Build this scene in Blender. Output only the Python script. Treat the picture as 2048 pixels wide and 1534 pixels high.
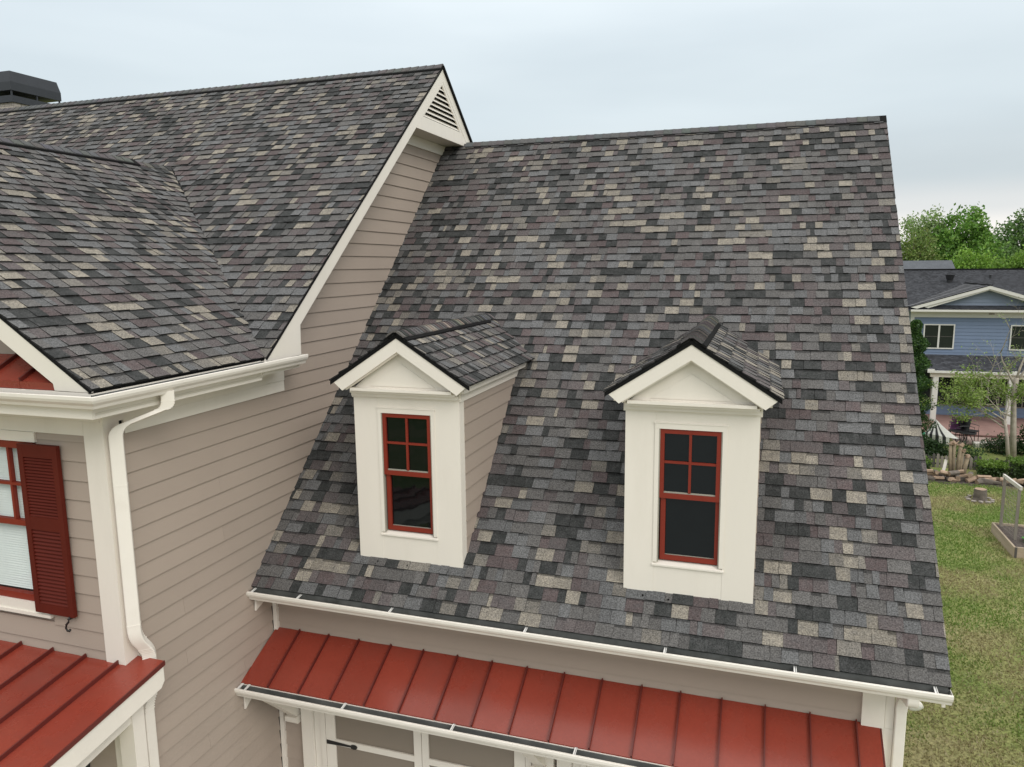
import bpy, math, random
import numpy as np
from mathutils import Vector, Matrix, noise
random.seed(7); np.random.seed(7)
R = math.radians
S = bpy.context.scene
for o in list(bpy.data.objects): bpy.data.objects.remove(o)
COL = S.collection

# ------------------------------------------------------------------ camera
CAM = Vector((5.4311, -6.7959, 3.6018)); YAW, PIT, ROL = R(18.2563), R(8.9677), R(-0.6244); FPX = 1498.744
fwd = Vector((-math.sin(YAW)*math.cos(PIT), math.cos(YAW)*math.cos(PIT), -math.sin(PIT)))
rt = Vector((math.cos(YAW), math.sin(YAW), 0)); up = rt.cross(fwd)
CR = rt*math.cos(ROL) + up*math.sin(ROL); CU = up*math.cos(ROL) - rt*math.sin(ROL)
cd = bpy.data.cameras.new('camera'); cam = bpy.data.objects.new('camera', cd); COL.objects.link(cam)
cam.matrix_world = Matrix(((CR.x, CU.x, -fwd.x, CAM.x), (CR.y, CU.y, -fwd.y, CAM.y), (CR.z, CU.z, -fwd.z, CAM.z), (0, 0, 0, 1)))
cd.sensor_fit = 'HORIZONTAL'; cd.sensor_width = 36; cd.lens = 36*FPX/2048; cd.clip_start = 0.1; cd.clip_end = 2000
S.camera = cam
S.render.resolution_x = 1024; S.render.resolution_y = 767

# ------------------------------------------------------------------ sky and sun (bright overcast)
SUN_EL, SUN_AZ = 38.0, 130.0      # azimuth measured from +Y clockwise: behind the camera, to the right
w = bpy.data.worlds.new('World'); S.world = w; w.use_nodes = True
nt = w.node_tree; nt.nodes.clear()
def N(t, **k):
    n = nt.nodes.new(t)
    for a, b in k.items(): setattr(n, a, b)
    return n
def Lk(a, b): nt.links.new(a, b)
out = N('ShaderNodeOutputWorld'); bg = N('ShaderNodeBackground')
sky = N('ShaderNodeTexSky', sky_type='NISHITA'); sky.sun_disc = False
sky.sun_elevation = R(SUN_EL); sky.sun_rotation = R(SUN_AZ); sky.dust_density = 3.0; sky.altitude = 200
tc = N('ShaderNodeTexCoord'); sep = N('ShaderNodeSeparateXYZ'); Lk(tc.outputs['Generated'], sep.inputs[0])
# overcast deck: luminance rises smoothly from horizon to zenith, as an overcast sky does
lum = N('ShaderNodeValToRGB'); lum.color_ramp.interpolation = 'EASE'
els = lum.color_ramp.elements
els[0].position = 0.0; els[0].color = (10.6, 10.2, 9.6, 1)
els[1].position = 1.0; els[1].color = (19.0, 18.6, 18.0, 1)
for p, c in ((0.035, (10.6, 10.2, 9.7, 1)), (0.062, (8.0, 8.2, 8.2, 1)), (0.10, (6.2, 6.9, 7.25, 1)), (0.19, (7.4, 8.3, 8.75, 1)), (0.33, (8.7, 9.6, 10.1, 1)), (0.55, (12.2, 12.5, 12.5, 1))):
    e = els.new(p); e.color = c
Lk(sep.outputs['Z'], lum.inputs[0])
mp = N('ShaderNodeMapping'); mp.inputs['Scale'].default_value = (1.0, 1.0, 5.0); Lk(tc.outputs['Generated'], mp.inputs[0])
nz = N('ShaderNodeTexNoise'); nz.inputs['Scale'].default_value = 1.7; nz.inputs['Detail'].default_value = 4; nz.inputs['Roughness'].default_value = .45
Lk(mp.outputs[0], nz.inputs['Vector'])
cr = N('ShaderNodeValToRGB'); cr.color_ramp.elements[0].position = .32; cr.color_ramp.elements[0].color = (.90, .915, .93, 1)
cr.color_ramp.elements[1].position = .68; cr.color_ramp.elements[1].color = (1.08, 1.075, 1.07, 1); Lk(nz.outputs[0], cr.inputs[0])
mul = N('ShaderNodeMix', data_type='RGBA', blend_type='MULTIPLY'); mul.inputs[0].default_value = 1.0
Lk(lum.outputs[0], mul.inputs[6]); Lk(cr.outputs[0], mul.inputs[7])
mix = N('ShaderNodeMix', data_type='RGBA'); mix.inputs[0].default_value = .94
Lk(sky.outputs[0], mix.inputs[6]); Lk(mul.outputs[2], mix.inputs[7])
Lk(mix.outputs[2], bg.inputs[0]); bg.inputs[1].default_value = 0.1; Lk(bg.outputs[0], out.inputs[0])
sd = bpy.data.lights.new('sun', 'SUN'); sd.energy = 1.4; sd.angle = R(28); sd.color = (1, .955, .90)
sun = bpy.data.objects.new('sun', sd); COL.objects.link(sun)
az, el = R(SUN_AZ), R(SUN_EL)
sdir = Vector((math.sin(az)*math.cos(el), math.cos(az)*math.cos(el), math.sin(el)))
sun.rotation_euler = (-sdir).to_track_quat('-Z', 'Y').to_euler(); sun.location = (0, -20, 30)
vs = S.view_settings; vs.view_transform = 'Standard'; vs.look = 'None'; vs.gamma = 1; vs.exposure = 0.0
try: vs.use_curve_mapping = False
except Exception: pass

# ------------------------------------------------------------------ materials
MATS = {}
def mat(name, base, rough=.6, var=.06, scale=3.0, bump=0.0, bscale=60.0, spec=.5, metal=0.0, tint=False, speck=0.0, sscale=200.0, dirt=0.0, dirtcol=(.1, .09, .07), dscale=1.2, stretch=None, blend=0.0, objvar=0.0):
    """procedural paint / metal / wood: base colour, broad tone variation, fine speckle, dirt blotches, fine relief"""
    m = bpy.data.materials.new(name); m.use_nodes = True; t = m.node_tree; t.nodes.clear()
    n = lambda k: t.nodes.new(k)
    o = n('ShaderNodeOutputMaterial'); b = n('ShaderNodeBsdfPrincipled'); t.links.new(b.outputs[0], o.inputs[0])
    b.inputs['Roughness'].default_value = rough; b.inputs['Metallic'].default_value = metal
    b.inputs['Specular IOR Level'].default_value = spec
    g = n('ShaderNodeNewGeometry')
    pos = g.outputs['Position']
    if stretch:
        mpp = n('ShaderNodeMapping'); mpp.inputs['Scale'].default_value = stretch; t.links.new(pos, mpp.inputs[0]); pos = mpp.outputs[0]
    if tint:
        a = n('ShaderNodeAttribute'); a.attribute_name = 'tint'; col = a.outputs['Color']
    else:
        c = n('ShaderNodeRGB'); c.outputs[0].default_value = (*base, 1); col = c.outputs[0]
    def modulate(col, sc, amt, det=3.0, p=pos):
        z = n('ShaderNodeTexNoise'); z.inputs['Scale'].default_value = sc; z.inputs['Detail'].default_value = det; t.links.new(p, z.inputs['Vector'])
        r = n('ShaderNodeMapRange'); r.inputs[1].default_value = .25; r.inputs[2].default_value = .75
        r.inputs[3].default_value = 1-amt; r.inputs[4].default_value = 1+amt; t.links.new(z.outputs[0], r.inputs[0])
        x = n('ShaderNodeMix'); x.data_type = 'RGBA'; x.blend_type = 'MULTIPLY'; x.inputs[0].default_value = 1
        t.links.new(col, x.inputs[6]); t.links.new(r.outputs[0], x.inputs[7]); return x.outputs[2], z
    if blend:      # granule mixes drift from tab colour towards a common grey
        z = n('ShaderNodeTexNoise'); z.inputs['Scale'].default_value = 11; z.inputs['Detail'].default_value = 5; z.inputs['Roughness'].default_value = .7; t.links.new(pos, z.inputs['Vector'])
        r = n('ShaderNodeMapRange'); r.inputs[1].default_value = .42; r.inputs[2].default_value = .72; r.inputs[3].default_value = 0; r.inputs[4].default_value = blend; t.links.new(z.outputs[0], r.inputs[0])
        x = n('ShaderNodeMix'); x.data_type = 'RGBA'; t.links.new(r.outputs[0], x.inputs[0]); t.links.new(col, x.inputs[6]); x.inputs[7].default_value = (.090, .088, .089, 1); col = x.outputs[2]
    if objvar:      # every board or panel a shade of its own
        oi = n('ShaderNodeObjectInfo'); r = n('ShaderNodeMapRange'); r.inputs[3].default_value = 1-objvar; r.inputs[4].default_value = 1+objvar; t.links.new(oi.outputs['Random'], r.inputs[0])
        x = n('ShaderNodeMix'); x.data_type = 'RGBA'; x.blend_type = 'MULTIPLY'; x.inputs[0].default_value = 1; t.links.new(col, x.inputs[6]); t.links.new(r.outputs[0], x.inputs[7]); col = x.outputs[2]
    if var: col, _ = modulate(col, scale, var)
    if speck: col, sz = modulate(col, sscale, speck, 1.0, g.outputs['Position'])
    if dirt:
        z = n('ShaderNodeTexNoise'); z.inputs['Scale'].default_value = dscale; z.inputs['Detail'].default_value = 8; z.inputs['Roughness'].default_value = .65; t.links.new(pos, z.inputs['Vector'])
        r = n('ShaderNodeMapRange'); r.inputs[1].default_value = .5; r.inputs[2].default_value = .8; r.inputs[3].default_value = 0; r.inputs[4].default_value = dirt; t.links.new(z.outputs[0], r.inputs[0])
        x = n('ShaderNodeMix'); x.data_type = 'RGBA'; t.links.new(r.outputs[0], x.inputs[0]); t.links.new(col, x.inputs[6]); x.inputs[7].default_value = (*dirtcol, 1); col = x.outputs[2]
        r2 = n('ShaderNodeMapRange'); r2.inputs[1].default_value = 0; r2.inputs[2].default_value = max(dirt, .01); r2.inputs[3].default_value = rough; r2.inputs[4].default_value = min(1, rough+.2)
        t.links.new(r.outputs[0], r2.inputs[0]); t.links.new(r2.outputs[0], b.inputs['Roughness'])
    t.links.new(col, b.inputs['Base Color'])
    if bump:
        z = n('ShaderNodeTexNoise'); z.inputs['Scale'].default_value = bscale; z.inputs['Detail'].default_value = 3; t.links.new(pos, z.inputs['Vector'])
        bp = n('ShaderNodeBump'); bp.inputs['Strength'].default_value = 1; bp.inputs['Distance'].default_value = bump; t.links.new(z.outputs[0], bp.inputs['Height']); t.links.new(bp.outputs[0], b.inputs['Normal'])
    MATS[name] = m; return m
mat('shingle', (.1, .1, .1), .95, var=.10, scale=1.6, tint=True, speck=.5, sscale=80, bump=.002, bscale=150, spec=.2, blend=.48)
mat('cap', (.1, .1, .1), .95, var=.12, scale=3, tint=True, speck=.36, sscale=110, bump=.0015, bscale=150, spec=.2, blend=.5)
mat('deck', (.035, .033, .032), .95, var=.1)
mat('black_edge', (.009, .009, .009), .85, var=.1, spec=.1)
mat('cream', (.765, .715, .64), .5, var=.03, scale=1.3, dirt=.17, dirtcol=(.50, .455, .37), dscale=2.2, bump=.0005, bscale=30, stretch=(1.6, 1.6, .35), objvar=.015)
mat('cream_gutter', (.775, .73, .66), .38, var=.03, scale=2, dirt=.22, dirtcol=(.38, .34, .26), dscale=2.2)
mat('trough', (.11, .113, .107), .6, var=.35, scale=4, dirt=.7, dirtcol=(.03, .03, .025), dscale=5)  # gutter lining: grime plus the shade inside, both put into the colour
mat('hanger', (.72, .71, .68), .4, var=.02)
mat('taupe', (.37, .305, .255), .62, var=.05, scale=.8, objvar=.035, dirt=.16, dirtcol=(.275, .225, .185), dscale=.7, bump=.0005, bscale=(30), spec=.35)
mat('door_taupe', (.24, .20, .16), .55, var=.04, scale=1)
mat('red_metal', (.238, .040, .024), .26, var=.10, scale=1.0, dirt=.42, dirtcol=(.135, .036, .026), dscale=1.5, bump=.006, bscale=1.1, speck=.06, sscale=40, spec=.5, objvar=.05)
mat('red_seam', (.105, .016, .012), .4, var=.08)
mat('red_paint', (.205, .025, .013), .45, var=.06, scale=4, spec=.3)
mat('shutter_red', (.098, .012, .006), .65, var=.08, scale=4, spec=.2)
mat('sash_white', (.33, .31, .26), .5, var=.05)
mat('iron', (.012, .012, .013), .45, var=.1)
mat('chimney_metal', (.028, .031, .038), .5, var=.1, spec=.4)
mat('brick', (.45, .40, .35), .9, var=.2, scale=9, tint=False, bump=.003, bscale=60)
mat('mortar', (.38, .36, .33), .95, var=.1)
mat('dark', (.01, .01, .01), .9, var=0)
mat('interior', (.03, .03, .03), .9, var=0)
mat('blind', (.86, .87, .86), .6, var=.05, scale=3)
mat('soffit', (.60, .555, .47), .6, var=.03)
mat('blue', (.145, .195, .290), .6, var=.07, scale=1.1, bump=.0005)
mat('blue_gable', (.185, .225, .295), .6, var=.06, scale=1.1)
mat('white_trim', (.62, .61, .565), .5, var=.04, scale=1)
mat('grey_roof', (.05, .052, .06), .95, tint=True, var=.12, scale=2, speck=.25, sscale=30, spec=.2)
mat('patio', (.23, .135, .115), .85, var=.12, scale=2.5, speck=.12, sscale=30, dirt=.2, dirtcol=(.28, .22, .19))
mat('patio_step', (.30, .22, .19), .85, var=.12, scale=2.5, speck=.15, sscale=25)
mat('dark_step', (.12, .06, .05), .8, var=.1)
mat('stone_white', (.62, .59, .54), .8, var=.15, scale=3, bump=.004, bscale=20)
mat('wood_grey', (.23, .205, .175), .85, var=.25, scale=6, bump=.002, bscale=40, stretch=(1, 1, .15))
mat('wood_dark', (.085, .078, .07), .9, var=.3, scale=5, bump=.002, bscale=40, stretch=(1, 1, .15))
mat('wood_bed', (.36, .29, .21), .8, var=.22, scale=5, bump=.002, bscale=30, stretch=(.6, .15, 1), dirt=.3, dirtcol=(.24, .21, .17))
mat('wood_pale', (.55, .52, .47), .7, var=.1, scale=3)
mat('bark', (.13, .11, .092), .95, var=.3, scale=9, bump=.01, bscale=25)
mat('bark_pale', (.34, .30, .25), .9, var=.25, scale=8, bump=.004, bscale=30)
mat('bark_tan', (.24, .19, .125), .8, var=.22, scale=7, bump=.003, bscale=20)
mat('cutwood', (.33, .235, .165), .85, var=.2, scale=10)
mat('soil', (.075, .06, .052), .98, var=.4, scale=14, bump=.03, bscale=25, speck=.3, sscale=40)
mat('rock', (.28, .25, .22), .9, var=.25, scale=5, bump=.01, bscale=18)
mat('canvas_dark', (.02, .02, .022), .8, var=.1)
mat('canvas_pale', (.62, .62, .57), .8, var=.06)
mat('purple', (.13, .04, .12), .7, var=.1)
mat('grey_fabric', (.16, .16, .17), .8, var=.1)
mat('green_plastic', (.05, .38, .22), .4, var=.08)
mat('lamp_glass', (.72, .71, .67), .25, var=.02)
mat('road', (.05, .05, .05), .9, var=.15, speck=.2, sscale=60); mat('concrete', (.40, .385, .36), .9, var=.1, scale=1.2, speck=.1, sscale=50, dirt=.25, dirtcol=(.26, .25, .23))
def leaf_mat(name):
    m = bpy.data.materials.new(name); m.use_nodes = True; t = m.node_tree; t.nodes.clear()
    o = t.nodes.new('ShaderNodeOutputMaterial'); a = t.nodes.new('ShaderNodeAttribute'); a.attribute_name = 'tint'
    d = t.nodes.new('ShaderNodeBsdfDiffuse'); tr = t.nodes.new('ShaderNodeBsdfTranslucent'); mx = t.nodes.new('ShaderNodeMixShader'); mx.inputs[0].default_value = .35
    gl = t.nodes.new('ShaderNodeBsdfGlossy'); gl.inputs['Roughness'].default_value = .5; m2 = t.nodes.new('ShaderNodeMixShader'); m2.inputs[0].default_value = .03
    t.links.new(a.outputs['Color'], d.inputs[0]); t.links.new(a.outputs['Color'], tr.inputs[0])
    t.links.new(d.outputs[0], mx.inputs[1]); t.links.new(tr.outputs[0], mx.inputs[2]); t.links.new(mx.outputs[0], m2.inputs[1]); t.links.new(gl.outputs[0], m2.inputs[2]); t.links.new(m2.outputs[0], o.inputs[0])
    MATS[name] = m
leaf_mat('leaf')
def glass_mat(name, dark, rough=.03, clear=0.0):
    """window glass: mirror by fresnel over a dark room, or partly clear over blinds"""
    m = bpy.data.materials.new(name); m.use_nodes = True; t = m.node_tree; t.nodes.clear()
    o = t.nodes.new('ShaderNodeOutputMaterial'); gl = t.nodes.new('ShaderNodeBsdfGlossy'); gl.inputs['Roughness'].default_value = rough; gl.inputs['Color'].default_value = (.45, .51, .54, 1)
    lw = t.nodes.new('ShaderNodeLayerWeight'); lw.inputs[0].default_value = .5; pw = t.nodes.new('ShaderNodeMath'); pw.operation = 'POWER'; pw.inputs[1].default_value = 4; t.links.new(lw.outputs['Facing'], pw.inputs[0])
    fr = t.nodes.new('ShaderNodeMapRange'); fr.inputs[3].default_value = .05; fr.inputs[4].default_value = .9; t.links.new(pw.outputs[0], fr.inputs[0])
    if clear:
        b = t.nodes.new('ShaderNodeBsdfTransparent'); b.inputs[0].default_value = (.93, .96, .95, 1)
    else:
        b = t.nodes.new('ShaderNodeBsdfDiffuse'); b.inputs[0].default_value = (*dark, 1)
    mx = t.nodes.new('ShaderNodeMixShader'); t.links.new(fr.outputs[0], mx.inputs[0]); t.links.new(b.outputs[0], mx.inputs[1]); t.links.new(gl.outputs[0], mx.inputs[2]); t.links.new(mx.outputs[0], o.inputs[0])
    g = t.nodes.new('ShaderNodeNewGeometry'); z = t.nodes.new('ShaderNodeTexNoise'); z.inputs['Scale'].default_value = 3; t.links.new(g.outputs['Position'], z.inputs['Vector'])
    bp = t.nodes.new('ShaderNodeBump'); bp.inputs['Distance'].default_value = .004; bp.inputs['Strength'].default_value = .6; t.links.new(z.outputs[0], bp.inputs['Height']); t.links.new(bp.outputs[0], gl.inputs['Normal'])
    MATS[name] = m
glass_mat('glass', (.004, .005, .0055)); glass_mat('glass_clear', (0, 0, 0), clear=1); glass_mat('glass_far', (.02, .024, .022), .08)
def ground_mat():
    m = bpy.data.materials.new('lawn'); m.use_nodes = True; t = m.node_tree; t.nodes.clear(); n = lambda k: t.nodes.new(k)
    o = n('ShaderNodeOutputMaterial'); b = n('ShaderNodeBsdfPrincipled'); b.inputs['Roughness'].default_value = .95; b.inputs['Specular IOR Level'].default_value = .2; t.links.new(b.outputs[0], o.inputs[0])
    g = n('ShaderNodeNewGeometry')
    z = n('ShaderNodeTexNoise'); z.inputs['Scale'].default_value = .55; z.inputs['Detail'].default_value = 7; z.inputs['Roughness'].default_value = .62; t.links.new(g.outputs['Position'], z.inputs['Vector'])
    r = n('ShaderNodeValToRGB'); e = r.color_ramp.elements; e[0].position = .36; e[0].color = (.13, .19, .045, 1); e[1].position = .66; e[1].color = (.27, .25, .12, 1)
    k = e.new(.50); k.color = (.22, .235, .085, 1); t.links.new(z.outputs[0], r.inputs[0])
    z2 = n('ShaderNodeTexNoise'); z2.inputs['Scale'].default_value = 22; z2.inputs['Detail'].default_value = 5; t.links.new(g.outputs['Position'], z2.inputs['Vector'])
    q = n('ShaderNodeMapRange'); q.inputs[1].default_value = .3; q.inputs[2].default_value = .7; q.inputs[3].default_value = .6; q.inputs[4].default_value = 1.3; t.links.new(z2.outputs[0], q.inputs[0])
    x = n('ShaderNodeMix'); x.data_type = 'RGBA'; x.blend_type = 'MULTIPLY'; x.inputs[0].default_value = 1; t.links.new(r.outputs[0], x.inputs[6]); t.links.new(q.outputs[0], x.inputs[7]); t.links.new(x.outputs[2], b.inputs['Base Color'])
    bp = n('ShaderNodeBump'); bp.inputs['Distance'].default_value = .03; t.links.new(z2.outputs[0], bp.inputs['Height']); t.links.new(bp.outputs[0], b.inputs['Normal'])
    MATS['lawn'] = m
ground_mat()

# ------------------------------------------------------------------ mesh helpers
class MB:
    def __init__(s): s.v = []; s.f = []; s.t = []
    def add(s, vs, fs, tint=None):
        k = len(s.v); s.v += [tuple(p) for p in vs]; s.f += [tuple(i+k for i in f) for f in fs]
        s.t += [tint]*len(fs); return s
    def box(s, x0, x1, y0, y1, z0, z1, tint=None):
        v = [(x0,y0,z0),(x1,y0,z0),(x1,y1,z0),(x0,y1,z0),(x0,y0,z1),(x1,y0,z1),(x1,y1,z1),(x0,y1,z1)]
        return s.add(v, [(0,3,2,1),(4,5,6,7),(0,1,5,4),(1,2,6,5),(2,3,7,6),(3,0,4,7)], tint)
    def prism(s, poly, d, tint=None):
        """polygon (3D points) pushed along vector d"""
        n = len(poly); d = Vector(d); a = [Vector(p) for p in poly]; b = [p+d for p in a]
        nn = Vector((0,0,0))
        for i in range(n): nn += a[i].cross(a[(i+1) % n])
        f = [tuple(range(n))[::-1], tuple(range(n, 2*n))] + [(i, (i+1) % n, n+(i+1) % n, n+i) for i in range(n)]
        if nn.dot(d) < 0: f = [t[::-1] for t in f]
        return s.add(a+b, f, tint)
    def bar(s, p, q, wx, wy, upv=(0,0,1), tint=None):
        """rectangular bar from p to q"""
        p, q = Vector(p), Vector(q); d = (q-p).normalized(); u = Vector(upv)
        if abs(d.dot(u)) > .98: u = Vector((0,1,0))
        r = d.cross(u).normalized(); u = r.cross(d)
        c = [(-1,-1),(1,-1),(1,1),(-1,1)]
        vs = [e + r*(a*wx/2) + u*(b*wy/2) for e in (p, q) for a, b in c]
        return s.add(vs, [(0,1,2,3)[::-1],(4,5,6,7),(0,1,5,4),(1,2,6,5),(2,3,7,6),(3,0,4,7)], tint)
    def tube(s, pts, rad, seg=8, tint=None, cap=True):
        pts = [Vector(p) for p in pts]; n = len(pts)
        rad = rad if isinstance(rad, (list, tuple)) else [rad]*n
        vs = []; ref = Vector((.13, .31, .94))
        for i, p in enumerate(pts):
            d = (pts[min(i+1, n-1)] - pts[max(i-1, 0)]).normalized()
            a = d.cross(ref if abs(d.dot(ref)) < .95 else Vector((1,0,0))).normalized(); b = d.cross(a)
            for k in range(seg):
                t = 2*math.pi*k/seg; vs.append(p + (a*math.cos(t)+b*math.sin(t))*rad[i])
        fs = [(i*seg+k, i*seg+(k+1) % seg, (i+1)*seg+(k+1) % seg, (i+1)*seg+k) for i in range(n-1) for k in range(seg)]
        if cap: fs += [tuple(range(seg))[::-1], tuple(range((n-1)*seg, n*seg))]
        return s.add(vs, fs, tint)
    def sweep(s, pts, prof, side, tint=None):
        """closed profile [(a,b)] swept along pts; a along 'side', b along side x dir, mitred"""
        pts = [Vector(p) for p in pts]; n = len(pts); m = len(prof); side = Vector(side).normalized(); vs = []
        for i, p in enumerate(pts):
            d0 = (pts[i]-pts[i-1]).normalized() if i else None; d1 = (pts[i+1]-pts[i]).normalized() if i < n-1 else None
            d = (d0+d1).normalized() if d0 and d1 else (d0 or d1)
            b = d.cross(side).normalized(); sc = 1/max(.5, d.dot(d0)) if d0 and d1 else 1
            for a_, b_ in prof: vs.append(p + side*a_ + b*(b_*sc))
        fs = [(i*m+k, i*m+(k+1) % m, (i+1)*m+(k+1) % m, (i+1)*m+k) for i in range(n-1) for k in range(m)]
        fs += [tuple(range(m))[::-1], tuple(range((n-1)*m, n*m))]
        return s.add(vs, fs, tint)
    def mesh(s, name, material, smooth=False):
        me = bpy.data.meshes.new(name); me.from_pydata(s.v, [], s.f)
        me.materials.append(MATS[material])
        if any(t is not None for t in s.t):
            a = me.attributes.new('tint', 'FLOAT_COLOR', 'FACE')
            a.data.foreach_set('color', [c for t in s.t for c in ((*t, 1) if t else (.1, .1, .1, 1))])
        if smooth: me.polygons.foreach_set('use_smooth', [True]*len(me.polygons))
        me.update(); return me
    def build(s, name, material, parent=None, smooth=False, **k):
        o = bpy.data.objects.new(name, s.mesh(name, material, smooth)); COL.objects.link(o)
        if parent is not None: attach(o, parent)
        tag(o, **k); return o
def attach(o, p):
    o.parent = p
    if p.parent is None: o.matrix_parent_inverse = Matrix.Translation(-p.location) if not p.get('local') else Matrix()
def tag(o, label=None, cat=None, group=None, kind=None):
    if label: o['label'] = label
    if cat: o['category'] = cat
    if group: o['group'] = group
    if kind: o['kind'] = kind
def thing(name, loc, label, cat, group=None, local=False, rz=0):
    o = bpy.data.objects.new(name, None); COL.objects.link(o); o.location = loc; o.rotation_euler[2] = rz; o.empty_display_size = .2
    if local: o['local'] = 1
    tag(o, label, cat, group); return o
def copy_tree(o, parent=None):
    c = o.copy(); COL.objects.link(c); c.parent = parent
    for ch in o.children: copy_tree(ch, c)
    return c
def recalc(o):
    import bmesh
    b = bmesh.new(); b.from_mesh(o.data); bmesh.ops.recalc_face_normals(b, faces=b.faces); b.to_mesh(o.data); b.free()
def clip(poly, fn):
    """keep the part of a polygon of 2D points where the linear fn(p) >= 0"""
    r = []; n = len(poly)
    for i in range(n):
        a, b = poly[i], poly[(i+1) % n]; fa, fb = fn(a), fn(b)
        if fa >= 0: r.append(a)
        if (fa >= 0) != (fb >= 0):
            t = fa/(fa-fb); r.append((a[0]+(b[0]-a[0])*t, a[1]+(b[1]-a[1])*t))
    return r
def project(p):
    d = Vector(p)-CAM; z = d.dot(fwd)
    if z < .1: return None
    return (1024+FPX*d.dot(CR)/z, 767-FPX*d.dot(CU)/z)

# ------------------------------------------------------------------ measured house
G = -3.4
TH = R(43.5702); TAN = math.tan(TH); LS = 8.3; RY, RZ = LS*math.cos(TH), LS*math.sin(TH); XR = 7.12     # wing roof
OX, AY, AZ, EY, EZ = .379, 5.088, 6.815, .039, 2.645; SL = (AZ-EZ)/(AY-EY)                              # main gable roof
FY, XE, CX, CZ = -2.199, .337, -3.444, 5.178; CSL = (CZ-EZ)/(XE-CX); WB = -1.804                        # cross gable
YW = .387; PZ, PY, PZ2 = -.69, -.295, -1.038                                                            # wing front wall, pent roof
DY, DW, DH = .369, 1.243, 2.225; DXS = (1.2355, 4.236)                                                  # dormers
zmain = lambda y: EZ+SL*(y-EY)
zcross = lambda x: CZ-CSL*abs(x-CX)

# ------------------------------------------------------------------ ground
gm = MB(); gm.add([(-600,-300,G),(900,-300,G),(900,1500,G),(-600,1500,G)], [(0,1,2,3)]); gm.build('ground', 'lawn', kind='structure')

dr = MB(); dr.add([(.35, -26, G+.004), (8.0, -26, G+.004), (8.0, YW-.01, G+.004), (.35, YW-.01, G+.004)], [(0,1,2,3)]); dr.build('driveway', 'concrete', kind='structure')
dr = MB(); dr.add([(-300, -34, G+.004), (300, -34, G+.004), (300, -26.01, G+.004), (-300, -26.01, G+.004)], [(0,1,2,3)]); dr.build('road', 'road', kind='structure')
# ================================================================== THE HOUSE
house = thing('house', (0, 0, G), 'taupe lap-sided house with mixed grey shingle roofs, cream trim and red metal awnings', 'house')
def part(name, material, mb, parent=house, smooth=False, **k): return mb.build(name, material, parent, smooth, **k)

# --- solid bodies behind the cladding
b = MB(); b.prism([(-.02, .45, G), (-.02, 9.73, G), (-.02, 9.73, 2.4), (-.02, AY, AZ-.22), (-.02, .45, 2.75)], (-13.5, 0, 0)); wall_main = part('wall', 'taupe', b)
b = MB(); b.prism([(-.02, -1.70, G), (-.02, -1.70, 2.40), (CX, -1.70, CZ-.35), (-6.85, -1.70, 2.40), (-6.85, -1.70, G)], (0, 3.4, 0)); wall_cross = part('wall', 'interior', b)
b = MB(); b.prism([(.0, YW+.01, G), (.0, 11.6, G), (.0, 11.6, -.2), (.0, RY, RZ-.25), (.0, YW+.01, .05)], (6.74, 0, 0)); wall_wing = part('wall', 'taupe', b)

# --- roof decks
def deck(pts, d, mt='deck', name='roof', **k):
    m = MB(); m.prism(pts, d); return part(name, mt, m, **k)
roof_wing = deck([(0.02, .02, -.03), (XR-.02, .02, -.03), (XR-.02, RY, RZ-.03), (0.02, RY, RZ-.03)], (0, 0, -.05), label='steep shingled roof plane carrying the two dormers')
deck([(0.02, RY, RZ-.012), (XR-.02, RY, RZ-.012), (XR-.02, 12.0, -.02), (0.02, 12.0, -.02)], (0, 0, -.06))
# main roof: cut by both valleys
yv = EY+(CZ-EZ)/SL
roof_main = deck([(OX-.02, EY+.03, EZ-.012), (OX-.02, AY, AZ-.03), (-13.5, AY, AZ-.03), (-13.5, EY+.03, EZ-.012), (-7.1, EY+.03, EZ-.012), (CX, yv, CZ-.03)], (0, 0, -.05), label='tall shingled main roof plane above the valley')
deck([(OX-.02, AY, AZ-.012), (-13.5, AY, AZ-.012), (-13.5, 10.1, EZ-.02), (OX-.02, 10.1, EZ-.02)], (0, 0, -.06))
roof_cross = deck([(XE-.02, FY+.02, EZ-.02), (XE-.02, EY+.03, EZ-.02), (CX, yv, CZ-.03), (CX, FY+.02, CZ-.03)], (0, 0, -.04), label='shingled roof plane sloping right from the cross gable ridge')
deck([(CX, FY+.02, CZ-.012), (CX, yv, CZ-.012), (-7.22, EY+.03, EZ-.02), (-7.22, FY+.02, EZ-.02)], (0, 0, -.05))

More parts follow.
